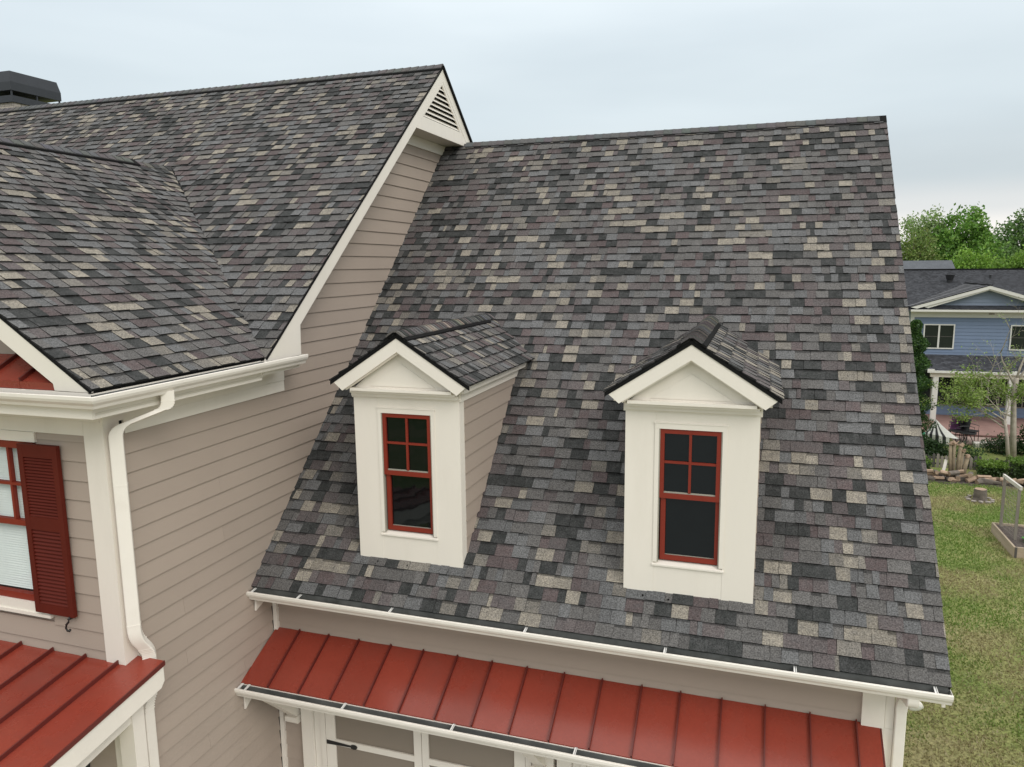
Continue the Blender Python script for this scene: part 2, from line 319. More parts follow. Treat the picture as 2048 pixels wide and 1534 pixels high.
# --- shingles: every tab is its own slab; the 300 largest in view become objects of their own
PAL = [((.098, .096, .096), .25), ((.108, .111, .116), .17), ((.091, .080, .082), .17), ((.085, .068, .070), .07),
       ((.032, .0345, .035), .18), ((.212, .195, .168), .10), ((.150, .141, .128), .11)]
def pick():
    r = random.random()
    for c, p in PAL:
        r -= p
        if r < 0: break
    k = random.uniform(.86, 1.14)*1.07; return (c[0]*k*1.02, c[1]*k, c[2]*k*.965)
PIECES = []
EXPO = .1432
def shingle_plane(owner, O, U, V, vlen, u0, u1, keep, skip=None, wmin=.07, wmax=.21, seed=0):
    """O eave corner, U along eave, V up slope; keep = list of linear functions of world x,y,z (>=0 kept)"""
    O, U, V = Vector(O), Vector(U).normalized(), Vector(V).normalized(); NN = U.cross(V)
    if NN.z < 0: NN = -NN
    W3 = lambda u, v, h: O+U*u+V*v+NN*h
    n = int(vlen/EXPO)+1; last = (.09, .09, .09)
    for i in range(n):
        v0 = i*EXPO-.012; v1 = min(v0+EXPO+.022, vlen+.004)
        if v1-v0 < .03: continue
        u = u0-random.uniform(0, .15); tooth = random.random() < .5
        wob = random.uniform(0, 9)
        while u < u1:
            wd = random.uniform(wmin, wmax) if random.random() > .12 else random.uniform(.04, .09)
            a, bb = max(u, u0), min(u+wd, u1); u += wd; tooth = not tooth
            if bb-a < .012: continue
            c = pick() if random.random() > .08 else last
            last = c
            th = (.0200 if tooth else .0110)+random.uniform(-.0012, .0016)
            dv = .0022*math.sin(u*2.1+wob)+random.uniform(-.0015, .0015)
            sl0, sl1 = random.uniform(-.008, .008), random.uniform(-.008, .008)
            if not tooth: sl0 = sl1 = 0
            q = [(a, v0+dv), (bb, v0+dv), (bb+sl1 if bb < u1 else bb, v1), (a+sl0 if a > u0 else a, v1)]
            for fn in keep:
                q = clip(q, lambda p: fn(W3(p[0], p[1], 0)))
                if len(q) < 3: break
            if len(q) < 3: continue
            cu = sum(p[0] for p in q)/len(q); cv = sum(p[1] for p in q)/len(q); cw = W3(cu, cv, .01)
            if skip and skip(cw): continue
            H = lambda v: max(.0008, th*(1-(v-v0)/(v1-v0)))
            mb = MB()
            def slab(poly, tint, lift=0):
                k = len(poly)
                if k < 3: return
                top = [W3(p[0], p[1], H(p[1])+lift) for p in poly]; bot = [W3(p[0], p[1], -.004) for p in poly]
                mb.add(top, [tuple(range(k))], tint)
                mb.add(top+bot, [(j, k+j, k+(j+1) % k, (j+1) % k) for j in range(k)
                        if not (poly[j][1] > v1-.002 and poly[(j+1) % k][1] > v1-.002)], (.016, .016, .016))
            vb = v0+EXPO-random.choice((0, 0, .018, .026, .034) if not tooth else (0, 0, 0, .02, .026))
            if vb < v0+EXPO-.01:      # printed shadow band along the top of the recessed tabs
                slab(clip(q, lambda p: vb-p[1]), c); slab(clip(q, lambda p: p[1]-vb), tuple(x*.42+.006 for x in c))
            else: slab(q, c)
            # visible size in the picture
            pr = [project(W3(p[0], min(p[1], v0+EXPO), 0)) for p in q]; area = 0
            if all(pr) and all(0 < x < 2048 and 0 < y < 1534 for x, y in pr):
                area = abs(sum(pr[j][0]*pr[(j+1) % len(pr)][1]-pr[(j+1) % len(pr)][0]*pr[j][1] for j in range(len(pr))))/2
                if min(max(p[0] for p in pr)-min(p[0] for p in pr), max(p[1] for p in pr)-min(p[1] for p in pr)) < 12: area *= .3
            PIECES.append((area, mb, owner))
def in_dormer(p):
    for x in DXS:
        if x+.12 < p.x < x+DW-.12 and .46 < p.y < 2.30: return True
        e = (p.y-2.35)/.68*.62
        if 2.30 <= p.y < 2.9 and x+.15+e < p.x < x+DW-.15-e: return True
    return False
shingle_plane(roof_wing, (0, 0, 0), (1, 0, 0), (0, math.cos(TH), math.sin(TH)), LS-.05, .004, XR, [], in_dormer)
ms = math.hypot(AY-EY, AZ-EZ)
keepR = lambda p: p.z-(CZ-CSL*(p.x-CX)); keepL = lambda p: p.z-(CZ-CSL*(CX-p.x))
shingle_plane(roof_main, (OX, EY, EZ), (-1, 0, 0), (0, AY-EY, AZ-EZ), ms-.05, 0, OX-CX, [keepR])
shingle_plane(roof_main, (CX, EY, EZ), (-1, 0, 0), (0, AY-EY, AZ-EZ), ms-.05, 0, 9.0, [keepL])
cs = math.hypot(XE-CX, CZ-EZ)
shingle_plane(roof_cross, (XE, FY, EZ), (0, 1, 0), (CX-XE, 0, CZ-EZ), cs-.05, 0, yv-FY+.1, [lambda p: p.z-zmain(p.y)+.006])

# --- clapboards
LAP = .1805
def lap_x(z0, y0, y1, z1=None, y0t=None, y1t=None, parent=wall_main, x=0.0, sgn=1):
    """one lap board on a wall facing +X (sgn=1): bottom edge stands proud"""
    z1 = z0+LAP+.012 if z1 is None else z1; y0t = y0 if y0t is None else y0t; y1t = y1 if y1t is None else y1t
    m = MB(); A, B = .021*sgn, .004*sgn
    m.add([(x-.02*sgn, y0, z0), (x-.02*sgn, y1, z0), (x-.02*sgn, y1t, z1), (x-.02*sgn, y0t, z1), (x+A, y0, z0), (x+A, y1, z0), (x+B, y1t, z1), (x+B, y0t, z1)],
          [(4,5,6,7) if sgn > 0 else (7,6,5,4), (0,1,5,4) if sgn > 0 else (4,5,1,0), (1,2,6,5), (2,3,7,6), (3,0,4,7)])
    return part('siding_board', 'taupe', m, parent)
yroof = lambda z: (z/TAN+.05 if z > .33 else (YW+.0 if z > -.2 else YW-.051))
yrake = lambda z: EY+(z-EZ)/SL+.26
ztop = 5.53; k = 0
zz = 1.226-LAP*25
while zz < ztop:
    z1 = min(zz+LAP+.012, ztop)
    lo = -1.655 if zz < 2.1 else None
    if zz < 2.12:
        zt = min(z1, 2.16)
        jn = random.uniform(-1.2, yroof(zz)-.3)
        if k % 3 == 1 and yroof(zz)-jn > .4:
            lap_x(zz, -1.655, jn-.0012, zt, y1t=jn-.0012); lap_x(zz, jn+.0012, yroof(zz), zt, y1t=yroof(zt))
        else: lap_x(zz, -1.655, yroof(zz), zt, y1t=yroof(zt))
        if zt < z1-.01: pass
    if zz >= 2.12 or z1 > 2.16:
        za = zz
        ya = max(yrake(za), .66) if za > 2.45 else .66
        lap_x(za, .80 if za < 2.40 else max(ya, .2), yroof(za), z1, y0t=.80 if za < 2.40 else max(yrake(z1), .2), y1t=yroof(z1))
    zz += LAP; k += 1
def lap_y(z0, x0, x1, y, z1=None, parent=None, x0t=None, x1t=None, mt='taupe', lap=LAP, name='siding_board'):
    z1 = z0+lap+.012 if z1 is None else z1; x0t = x0 if x0t is None else x0t; x1t = x1 if x1t is None else x1t
    m = MB()
    m.add([(x0, y+.02, z0), (x1, y+.02, z0), (x1t, y+.02, z1), (x0t, y+.02, z1), (x0, y-.021, z0), (x1, y-.021, z0), (x1t, y-.004, z1), (x0t, y-.004, z1)],
          [(7,6,5,4)[::-1], (4,5,1,0)[::-1], (1,2,6,5), (2,3,7,6), (3,0,4,7)])
    o = part(name, mt, m, parent); recalc(o); return o
# front wall of the cross gable (left of the corner), around the window
zz = .1025-LAP*20
while zz < 2.13:
    z1 = min(zz+LAP+.012, 2.152)
    if z1 < .34 or zz > 2.06: segs = [(-3.4, -.205)]
    elif zz > .30 and z1 < 2.152: segs = [(-.80, -.205)]
    else: segs = [(-.80, -.205)]
    for a, bb in segs: lap_y(zz, a, bb, WB+.0, z1, wall_cross)
    zz += LAP
b = MB(); b.box(-6.8, -.02, WB+.025, WB+.09, G, .40); b.box(-.80, -.02, WB+.025, WB+.09, .36, 2.5); b.box(-6.8, -1.9, WB+.025, WB+.09, .36, 2.5); b.box(-1.95, -.75, WB+.025, WB+.09, 2.0, 2.5); part('sheathing', 'taupe', b, wall_cross)
# gable above the little red pent roof
for i in range(14):
    z0 = 2.86+i*LAP; hw = (CZ-.30-z0)/CSL
    if hw > .25: lap_y(z0, CX-hw, CX+hw, WB, parent=wall_cross, x0t=CX-max(.02, hw-LAP/CSL), x1t=CX+max(.02, hw-LAP/CSL))
# wing front wall above the pent roof and beside the garage door
for z0 in (-.96, -.78, -.60, -.42):
    lap_y(z0, .076, 6.50, YW, min(z0+LAP+.012, -.24), wall_wing)
zz = -1.14
while zz > G-.1:
    lap_y(zz, .076, .355, YW, parent=wall_wing); lap_y(zz, 6.30, 6.62, YW, parent=wall_wing); zz -= LAP

# --- cream trim of the main gable
def board(pts, d, mt='cream', name='trim_board', parent=house, **k):
    m = MB(); m.prism(pts, d); return part(name, mt, m, parent, **k)
X = OX
rk = .225   # vertical height of rake board
off = .022
# front rake board with its boxed return at the eave
board([(X-.03, EY-.0, EZ-off), (X-.03, AY, AZ-off-.01), (X-.03, AY, AZ-rk-.02), (X-.03, .69+.01, zmain(.70)-rk-.02+.0), (X-.03, .685, 2.60), (X-.03, EY-.02, 2.585)], (.03, 0, 0), name='rake_board')
zb_ = lambda y: AZ-SL*(y-AY)
board([(X-.03, AY+.001, AZ-off-.01), (X-.03, 10.1, zb_(10.1)-off), (X-.03, 10.1, zb_(10.1)-rk-.02), (X-.03, AY+.001, AZ-rk-.02)], (.03, 0, 0), name='rake_board')
# panel with the louvred vent
zbot = 5.687
def y_in(z): return EY+(z-EZ+rk+.02)/SL
ap, bl, br = (5.05, 6.535), (4.275, 5.895), (5.83, 5.895)
yl, yr_ = y_in(zbot), 2*AY-y_in(zbot)
board([(X-.025, yl+.004, zbot), (X-.025, yr_-.004, zbot), (X-.025, yr_-.215, 5.893), (X-.025, yl+.215, 5.893)], (.022, 0, 0), name='gable_panel')
board([(X-.025, bl[0]-.06, 5.8935), (X-.025, bl[0]+.02, 5.8935), (X-.025, ap[0]+.005, ap[1]-.02), (X-.025, AY, AZ-rk-.022), (X-.025, y_in(5.8935)+.002, 5.8935)], (.022, 0, 0), name='gable_panel')
board([(X-.025, br[0]-.02, 5.8935), (X-.025, 2*AY-y_in(5.8935)-.002, 5.8935), (X-.025, AY+.001, AZ-rk-.022), (X-.025, ap[0]+.007, ap[1]-.02)], (.022, 0, 0), name='gable_panel')
vent = part('gable_vent', 'dark', MB().prism([(X-.10, bl[0], 5.89), (X-.10, br[0], 5.89), (X-.10, ap[0], 6.5)], (.02, 0, 0)))
nl = 8
for i in range(nl):
    z0 = 5.90+i*.075; t = (z0+.01-5.895)/(ap[1]-5.895); ya, yb = bl[0]+(ap[0]-bl[0])*t, br[0]+(ap[0]-br[0])*t
    if yb-ya < .05: break
    m = MB(); m.add([(X-.004, ya, z0), (X-.004, yb, z0), (X-.07, yb-.03, z0+.062), (X-.07, ya+.03, z0+.062), (X-.004, ya, z0+.012), (X-.004, yb, z0+.012), (X-.07, yb-.03, z0+.074), (X-.07, ya+.03, z0+.074)],
        [(0,1,2,3)[::-1], (4,5,6,7), (0,1,5,4), (1,2,6,5), (2,3,7,6), (3,0,4,7)])
    part('louver', 'cream', m, vent)
# soffits below the main rake, flat box soffit and frieze at the top
board([(0.0, .69, zmain(.69)-rk-.022), (0.0, y_in(zbot)+.0, zbot+.004), (X-.032, y_in(zbot), zbot+.004), (X-.032, .69, zmain(.69)-rk-.022)], (0, 0, .02), 'soffit', 'soffit')
board([(0.0, yl+.01, zbot+.002), (0.0, yr_, zbot+.002), (X-.027, yr_, zbot+.002), (X-.027, yl+.01, zbot+.002)], (0, 0, .02), 'soffit', 'soffit')
board([(0.002, 4.24, 5.525), (0.002, 6.15, 5.525), (0.002, 6.15, zbot), (0.002, 4.45, zbot)], (.028, 0, 0), name='frieze_board')
b = MB(); b.box(0, X-.03, .0, .685, 2.45, 2.60); part('eave_return', 'cream', b)

# --- eave of the cross gable: soffit, frieze, corner boards
b = MB(); b.box(0.0, XE-.0, FY+.03, EY, 2.43, 2.45); b.box(-6.9, -.001, FY+.03, WB, 2.43, 2.45); part('soffit', 'soffit', b)
b = MB(); b.box(XE-.03, XE-.004, FY+.0275, .0-.001, 2.40, 2.62); part('fascia', 'cream', b)
b = MB(); b.box(-6.9, XE-.004, FY+.0, FY+.026, 2.40, 2.618); part('fascia', 'cream', b)
b = MB(); b.box(.002, .034, WB-.03, .82, 2.268, 2.428); part('frieze_board', 'cream', b)
b = MB(); b.box(.002, .026, -1.60, .82, 2.138, 2.265); part('frieze_board', 'cream', b)
b = MB(); b.box(-6.8, .0015, WB-.034, WB+.02, 2.283, 2.428); part('frieze_board', 'cream', b)
b = MB(); b.box(-6.8, -.2045, WB-.026, WB+.02, 2.152, 2.280); part('frieze_board', 'cream', b)
b = MB(); b.box(-.2, .026, WB-.028, WB+.02, G, 2.280); b.box(-.02, .0262, WB-.0278, -1.655, G, 2.2795); part('corner_board', 'cream', b)
b = MB(); b.box(.0225, .075, YW-.05, YW-.0, G, -.216); part('corner_board', 'cream', b)
# rake boards of the front (cross) gable, at the overhang
crk = .20
for s_ in (1, -1):
    xe_ = CX+s_*(XE-CX)
    pts = [(xe_, FY, EZ-.02), (CX, FY, CZ-.025), (CX, FY, CZ-.025-crk-.03), (CX+s_*3.39, FY, zcross(CX+s_*3.39)-crk-.025), (CX+s_*3.40, FY, 2.625), (xe_, FY, 2.622)]
    m = MB(); m.prism(pts, (0, .028, 0)); o = part('rake_board', 'cream', m)
# red pent roof inside the front gable
m = MB()
for i in range(14):
    xa = -.06-.395*(i+1)+.395; xb = xa-.390
    if xb < -6.6: break
    m = MB(); m.add([(xb, -2.16, 2.68), (xa, -2.16, 2.68), (xa, WB-.03, 2.86), (xb, WB-.03, 2.86), (xb, -2.16, 2.655), (xa, -2.16, 2.655), (xa, WB-.03, 2.835), (xb, WB-.03, 2.835)], [(0,1,2,3), (4,5,6,7)[::-1], (0,4,5,1), (1,5,6,2), (3,7,4,0)])
    m.box(xb, xa, -2.175, -2.161, 2.622, 2.682); p_ = part('roof_panel', 'red_metal', m); recalc(p_)
    m = MB(); m.bar((xb-.0025, -2.168, 2.695), (xb-.0025, WB-.03, 2.872), .022, .035); part('seam', 'red_seam', m, p_)
b = MB(); b.box(-.055, XE-.01, -2.17, -1.86, 2.61, 2.632); part('return_cap', 'cream', b)

# --- K-style gutters
def gutter(p, q, outv, name='gutter', ends=(True, True), mitre=False, **k):
    """p->q along the eave at lip height; outv points away from the wall"""
    p, q, ov = Vector(p), Vector(q), Vector(outv); d = (q-p).normalized()
    outer = [(-.125, .0), (-.125, -.105), (-.045, -.105), (-.034, -.078), (-.010, -.052), (.0, -.028), (.0, -.002), (-.004, .002), (-.022, .002), (-.022, -.008)]
    inner = [(-.016, -.010), (-.016, -.026), (-.024, -.044), (-.047, -.072), (-.055, -.098), (-.118, -.098), (-.118, .0)]
    prof = outer+inner; n = len(prof); m = MB()
    sh_ = lambda e, a: d*(-a) if (mitre and e is p) else Vector((0, 0, 0))
    vs = [e+ov*a+Vector((0, 0, b_))+sh_(e, a) for e in (p, q) for a, b_ in prof]
    m.add(vs, [(i, (i+1) % n, n+(i+1) % n, n+i) for i in range(n)])
    g = part(name, 'cream_gutter', m, **k); recalc(g)
    m = MB(); li = [(-.0225, -.012), (-.031, -.044), (-.052, -.070), (-.060, -.094), (-.112, -.094), (-.112, -.004)]
    vs = [e+ov*a+Vector((0, 0, b_))+sh_(e, a) for e in (p, q) for a, b_ in li]; n2 = len(li)
    m.add(vs, [(i, i+1, n2+i+1, n2+i) for i in range(n2-1)]); part('trough', 'trough', m, g)
    for e, on, sg in ((p, ends[0], 1), (q, ends[1], -1)):
        if on:
            m = MB(); m.prism([e+ov*a+Vector((0, 0, b_)) for a, b_ in [(-.124, -.001), (-.124, -.104), (-.046, -.104), (-.035, -.078), (-.011, -.052), (-.001, -.028), (-.001, -.003)]], d*(.004*sg)); part('end_cap', 'cream_gutter', m, g)
    return g
def hangers(g, p, d, ts, ov):
    p, d, ov = Vector(p), Vector(d), Vector(ov)
    for t in ts:
        m = MB(); c = p+d*t; m.bar(c+ov*-.006+Vector((0, 0, -.004)), c+ov*-.115+Vector((0, 0, .012)), .014, .006); m.bar(c+ov*-.006+Vector((0, 0, -.004))+d*.016, c+ov*-.115+Vector((0, 0, .012))+d*.016, .006, .009); part('hanger', 'hanger', m, g)
gu = gutter((-.02, -.103, -.038), (XR+.0, -.103, -.038), (0, -1, 0)); hangers(gu, (0, -.103, -.038), (1, 0, 0), (.06, .66, 1.80, 3.31, 4.70, 5.86, 6.99), (0, -1, 0))
gu = gutter((.0, -.418, PZ2-.012), (6.62, -.418, PZ2-.012), (0, -1, 0)); hangers(gu, (0, -.418, PZ2-.012), (1, 0, 0), (.04, .13, 1.36, 2.62, 3.9, 5.15, 6.35), (0, -1, 0))
gutter((XE+.128, FY-.108, 2.605), (XE+.128, .70, 2.605), (1, 0, 0), ends=(False, True), mitre=True)
gutter((XE+.128, FY-.108, 2.605), (-6.9, FY-.108, 2.605), (0, -1, 0), ends=(False, False), mitre=True)
b = MB(); b.box(.0, XR-.02, .045, .075, -.20, -.04); b.box(.0, 6.76, .075, YW, -.215, -.2); part('fascia', 'cream', b)
board([(.022, .03, -.10), (.022, YW-.055, -.10), (.022, YW-.055, -.205), (.022, .01, -.31)], (.022, 0, 0), name='eave_return')
board([(.022, -.285, PZ2-.06), (.022, .1, PZ2-.02), (.022, .0, PZ2-.15), (.022, -.285, PZ2-.33)], (.022, 0, 0), name='eave_return')
# right rake of the wing: fascia under shingle edge, soffit
for s_ in (0, 1):
    f = (lambda y: y*TAN) if s_ == 0 else (lambda y: RZ-(y-RY)*TAN)
    ya, yb = (.03, RY) if s_ == 0 else (RY, 12.0)
    board([(XR-.055, ya, f(ya)-.04), (XR-.055, yb, f(yb)-.04), (XR-.055, yb, f(yb)-.25), (XR-.055, ya, f(ya)-.25)], (.03, 0, 0), name='rake_board')
    board([(6.74, ya+.05, f(ya+.05)-.23), (XR-.056, ya+.05, f(ya+.05)-.23), (XR-.056, yb, f(yb)-.23), (6.74, yb, f(yb)-.23)], (0, 0, .02), 'soffit', 'soffit')

# --- trim at the right corner of the wing, downspout and flood light
b = MB(); b.box(6.49, 6.685, YW-.045, YW+.0, -.70, -.216); part('frieze_board', 'cream', b)
b = MB(); b.box(6.655, 6.765, YW-.028, YW+.08, G, -.702); b.box(6.69, 6.764, YW-.027, YW+.079, -.70, -.216); part('corner_board', 'cream', b)
def rrect(w_, h_, r_=.012, k=3):
    p = []
    for cx, cy, a0 in ((w_/2-r_, h_/2-r_, 0), (-w_/2+r_, h_/2-r_, 90), (-w_/2+r_, -h_/2+r_, 180), (w_/2-r_, -h_/2+r_, 270)):
        for i in range(k+1):
            t = R(a0+90*i/k); p.append((cx+r_*math.cos(t), cy+r_*math.sin(t)))
    return p
def downspout(pts, side, w_=.10, h_=.075, crimps=True, **k):
    m = MB(); P = [Vector(p) for p in pts]
    # round the bends, with crimp ripples on the inside of each elbow
    path = [P[0]]
    for i in range(1, len(P)-1):
        a, c = (P[i-1]-P[i]), (P[i+1]-P[i]); r_ = min(.08, a.length*.45, c.length*.45); a.normalize(); c.normalize()
        for t in np.linspace(0, 1, 9): path.append((P[i]+a*r_)*(1-t)**2 + P[i]*2*t*(1-t) + (P[i]+c*r_)*t*t)
    path.append(P[-1]); m.sweep(path, rrect(w_, h_), side); o = part('downspout', 'cream_gutter', m, smooth=False, **k); recalc(o)
    for i in range(1, len(P)-1):
        a, c = (P[i-1]-P[i]), (P[i+1]-P[i]); r_ = min(.08, a.length*.45, c.length*.45); a.normalize(); c.normalize(); nrm = (a+c).normalized()
        for t in np.linspace(.05, .95, 6):
            q = (P[i]+a*r_)*(1-t)**2 + P[i]*2*t*(1-t) + (P[i]+c*r_)*t*t; tg = ((P[i]-(P[i]+a*r_))*(1-t)+((P[i]+c*r_)-P[i])*t).normalized(); bb = tg.cross(Vector(side)).normalized()
            if bb.dot(nrm) < 0: bb = -bb
            mm = MB(); mm.bar(q+bb*(h_/2-.004)-Vector(side)*(w_/2+.001), q+bb*(h_/2-.004)+Vector(side)*(w_/2+.001), .009, .012, upv=bb); part('crimp', 'cream_gutter', mm, o)
    return o
ds = downspout([(.40, -1.45, 2.52), (.40, -1.45, 2.37), (.105, -1.775, 2.225), (.105, -1.775, .27), (.135, -1.66, .085), (.135, -1.66, -.06)], (.74, .67, 0), .115, .085)
for z in (1.72, .40):
    m = MB(); m.sweep([(.105, -1.775, z), (.105, -1.775, z-.012)], rrect(.119, .089), (.74, .67, 0)); part('joint', 'cream_gutter', m, ds)
downspout([(.135, -1.645, -.28), (.105, -1.72, -.42), (.105, -1.72, G+.1)], (0, 1, 0), .115, .08)
m = MB(); 
ds = downspout([(6.83, -.02, -.13), (6.83, -.02, -.20), (6.83, .30, -.30), (6.815, .35, -.42), (6.815, .35, G+.1)], (1, 0, 0), .095, .08)
lampo = MB(); lampo.tube([(6.77, .56, -.36), (6.86, .52, -.38), (6.93, .47, -.42)], .020, 8); fl = part('flood_light', 'cream_gutter', lampo, smooth=True, label='cream flood lamp under the right eave')
m = MB(); c0 = Vector((6.93, .46, -.42)); dd = Vector((.16, -.78, -.50)).normalized()
m.tube([c0, c0+dd*.025, c0+dd*.06, c0+dd*.085], [.022, .045, .064, .068], 20); part('lamp_shade', 'cream_gutter', m, fl, smooth=True)
m = MB(); m.tube([c0+dd*.086, c0+dd*.094, c0+dd*.098], [.062, .048, .018], 20); part('lens', 'lamp_glass', m, fl, smooth=True)

# --- standing-seam pent roof above the garage doors
ps = math.hypot(YW-PY, PZ-PZ2); sx = [.035, .374, .769, 1.17, 1.582, 1.99, 2.402, 2.81, 3.212, 3.624, 4.03, 4.44, 4.83, 5.23, 5.637, 6.043, 6.449, 6.655]
pv = Vector((0, PY-YW, PZ2-PZ)).normalized(); pn = Vector((0, pv.z, -pv.y)); pn = pn if pn.z > 0 else -pn
for i in range(len(sx)-1):
    a, bb = sx[i], sx[i+1]; sk = lambda t: (-.04*t if i == 0 else 0)
    top, bot = Vector((0, YW-.018, PZ+.006)), Vector((0, PY, PZ2)); m = MB()
    e0 = -.03 if i == 0 else 0; 
    # gently oil-canned pan: 5 x 7 grid
    nu, nv = 5, 7; ph = random.uniform(0, 6); vs = []
    for jv in range(nv+1):
        t = jv/nv; q = top.lerp(bot, t)
        for ju in range(nu+1):
            s_ = ju/nu; xx = a+.004+(bb-a-.008)*s_ + (e0*t*(1-s_))
            vs.append(q+Vector((xx, 0, 0))+pn*(.0035*math.sin(math.pi*s_)*math.sin(2.4*t+ph)))
    fs = [(jv*(nu+1)+ju, (jv+1)*(nu+1)+ju, (jv+1)*(nu+1)+ju+1, jv*(nu+1)+ju+1) for jv in range(nv) for ju in range(nu)]
    m.add(vs, fs); n0 = nv*(nu+1)
    m.add([vs[n0], vs[n0+nu], vs[n0+nu]+Vector((0, .004, -.03)), vs[n0]+Vector((0, .004, -.03))], [(3, 2, 1, 0)])
    p_ = part('roof_panel', 'red_metal', m, smooth=False)
    if i < len(sx)-2:
        m = MB(); m.bar(Vector((bb, 0, 0))+top+pn*.017, Vector((bb, 0, 0))+bot+pn*.017, .013, .034, upv=pn); part('seam', 'red_seam', m, p_)
m = MB(); m.prism([(6.655, YW-.02, PZ+.004), (6.655, PY, PZ2+.001), (6.655, PY, PZ2-.045), (6.655, YW-.02, PZ-.04)], (.012, 0, 0)); part('edge_trim', 'red_seam', m)
b = MB(); b.prism([(.03, YW-.02, PZ-.03), (.03, PY+.02, PZ2-.03), (.03, PY+.02, PZ2-.14), (.03, YW-.02, PZ2-.14)], (6.62, 0, 0)); part('pent_box', 'cream', b)
# brackets under the pent roof
for bx in (.20, 3.30, 6.34):
    m = MB(); m.prism([(bx, YW-.003, PZ2-.142), (bx, PY+.05, PZ2-.142), (bx, PY+.05, PZ2-.20), (bx, YW-.13, -1.735), (bx, YW-.003, -1.735)], (.13, 0, 0)); m.prism([(bx-.012, YW-.003, -1.7352), (bx-.012, YW-.17, -1.7352), (bx-.012, YW-.17, -1.80), (bx-.012, YW-.13, -1.835), (bx-.012, YW-.003, -1.835)], (.154, 0, 0)); part('bracket', 'cream', m)
# garage doors: casings, rails, stiles, panels, strap hinges
def garage(x0):
    gd = MB(); gd.box(x0, x0+2.50, YW+.055-.11, YW+.06-.06, G, -1.25); d_ = part('garage_door', 'door_taupe', gd)
    yf = YW-.06
    for a, bb in ((0, .125), (1.16, 1.255), (1.262, 1.345), (2.375, 2.5)):
        m = MB(); m.box(x0+a, x0+bb, yf-.022, yf, G, -1.25); part('stile', 'cream', m, d_)
    for a, bb in ((.1255, 1.1595), (1.3455, 2.3745)):
        for z0, z1 in ((-2.05, -1.975), (-2.85, -2.775), (-1.55, -1.25), (G, G+.12)):
            m = MB(); m.box(x0+a, x0+bb, yf-.020, yf, z0, z1); part('rail', 'cream', m, d_)
    for s_, xh in ((1, x0+.01), (-1, x0+2.49)):
        m = MB(); m.prism([(xh, yf-.024, -1.995), (xh, yf-.024, -2.045), (xh+s_*.33, yf-.024, -2.032), (xh+s_*.33, yf-.024, -2.012)], (0, -.008, 0))
        c = Vector((xh+s_*.365, yf-.024, -2.022)); m.prism([c+Vector((.048*math.cos(R(45*j)), 0, .030*math.sin(R(45*j)))) for j in range(8)], (0, -.009, 0)); o = part('strap_hinge', 'iron', m, d_); recalc(o)
    for a, bb, yy in ((-.325, -.165, .05), (-.16, -.075, .02), (-.07, -.005, .035)):
        for s_ in (0, 1):
            xa, xb = (x0+a, x0+bb) if s_ == 0 else (x0+2.5-bb, x0+2.5-a)
            m = MB(); m.box(xa, xb, YW-yy-.05, YW-.003, G, -1.19); part('casing', 'cream', m)
garage(.692); garage(3.88)

# --- red porch roof at the lower left
pz = lambda y: .010+(y+1.80)*.157
PB = -4.3
sxp = [.33, -.062, -.452, -.857, -1.262, -1.667, -2.07, -2.475, -2.88, -3.285]
for i in range(len(sxp)-1):
    a, bb = sxp[i], sxp[i+1]; ytop = -1.69 if i == 0 else WB-.018; m = MB(); nv, nu = 8, 4; vs = []; ph = random.uniform(0, 6)
    for jv in range(nv+1):
        y = ytop+(PB-ytop)*jv/nv
        for ju in range(nu+1):
            s_ = ju/nu; vs.append((a+(bb-a)*s_, y, pz(y)+.003*math.sin(math.pi*s_)*math.sin(3*jv/nv+ph)))
    m.add(vs, [(jv*(nu+1)+ju, jv*(nu+1)+ju+1, (jv+1)*(nu+1)+ju+1, (jv+1)*(nu+1)+ju) for jv in range(nv) for ju in range(nu)]); p_ = part('roof_panel', 'red_metal', m); recalc(p_)
    if p_.data.polygons[0].normal.z < 0: p_.data.flip_normals()
    m = MB(); m.bar((bb, WB-.02, pz(WB)+.018), (bb, PB, pz(PB)+.018), .014, .036); part('seam', 'red_seam', m, p_)
m = MB(); m.prism([(.331, -1.69, pz(-1.69)+.004), (.331, PB, pz(PB)+.004), (.331, PB, pz(PB)-.04), (.331, -1.69, pz(-1.69)-.04)], (.012, 0, 0)); part('edge_trim', 'red_seam', m)
board([(.30, -1.70, pz(-1.7)-.02), (.30, PB, pz(PB)-.02), (.30, PB, pz(PB)-.235), (.30, -1.745, pz(-1.745)-.235), (.30, -1.70, pz(-1.7)-.19)], (.028, 0, 0), name='rake_board')
board([(-3.3, -1.83, pz(-1.83)-.05), (.299, -1.83, pz(-1.83)-.05), (.299, PB, pz(PB)-.05), (-3.3, PB, pz(PB)-.05)], (0, 0, -.03), 'soffit', 'soffit')
board([(.07, -1.835, -.10), (.07, PB+.25, pz(PB)-.06), (.07, PB+.25, pz(PB)-.42), (.07, -1.835, -.43)], (.11, 0, 0), name='porch_beam')
b = MB(); b.box(.03, .20, -1.98, -1.845, G, -.30); part('porch_post', 'cream', b)
b = MB(); b.box(.05, .20, PB+.25, PB+.4, G, pz(PB)-.42); part('porch_post', 'cream', b)
b = MB(); b.box(-3.4, .25, PB, -1.85, G, G+.25); part('porch_floor', 'patio_step', b)
# entrance opening behind the porch, dark
b = MB(); b.box(-1.6, -.55, WB-.03, WB-.02, G+.25, -.95); part('doorway', 'interior', b)

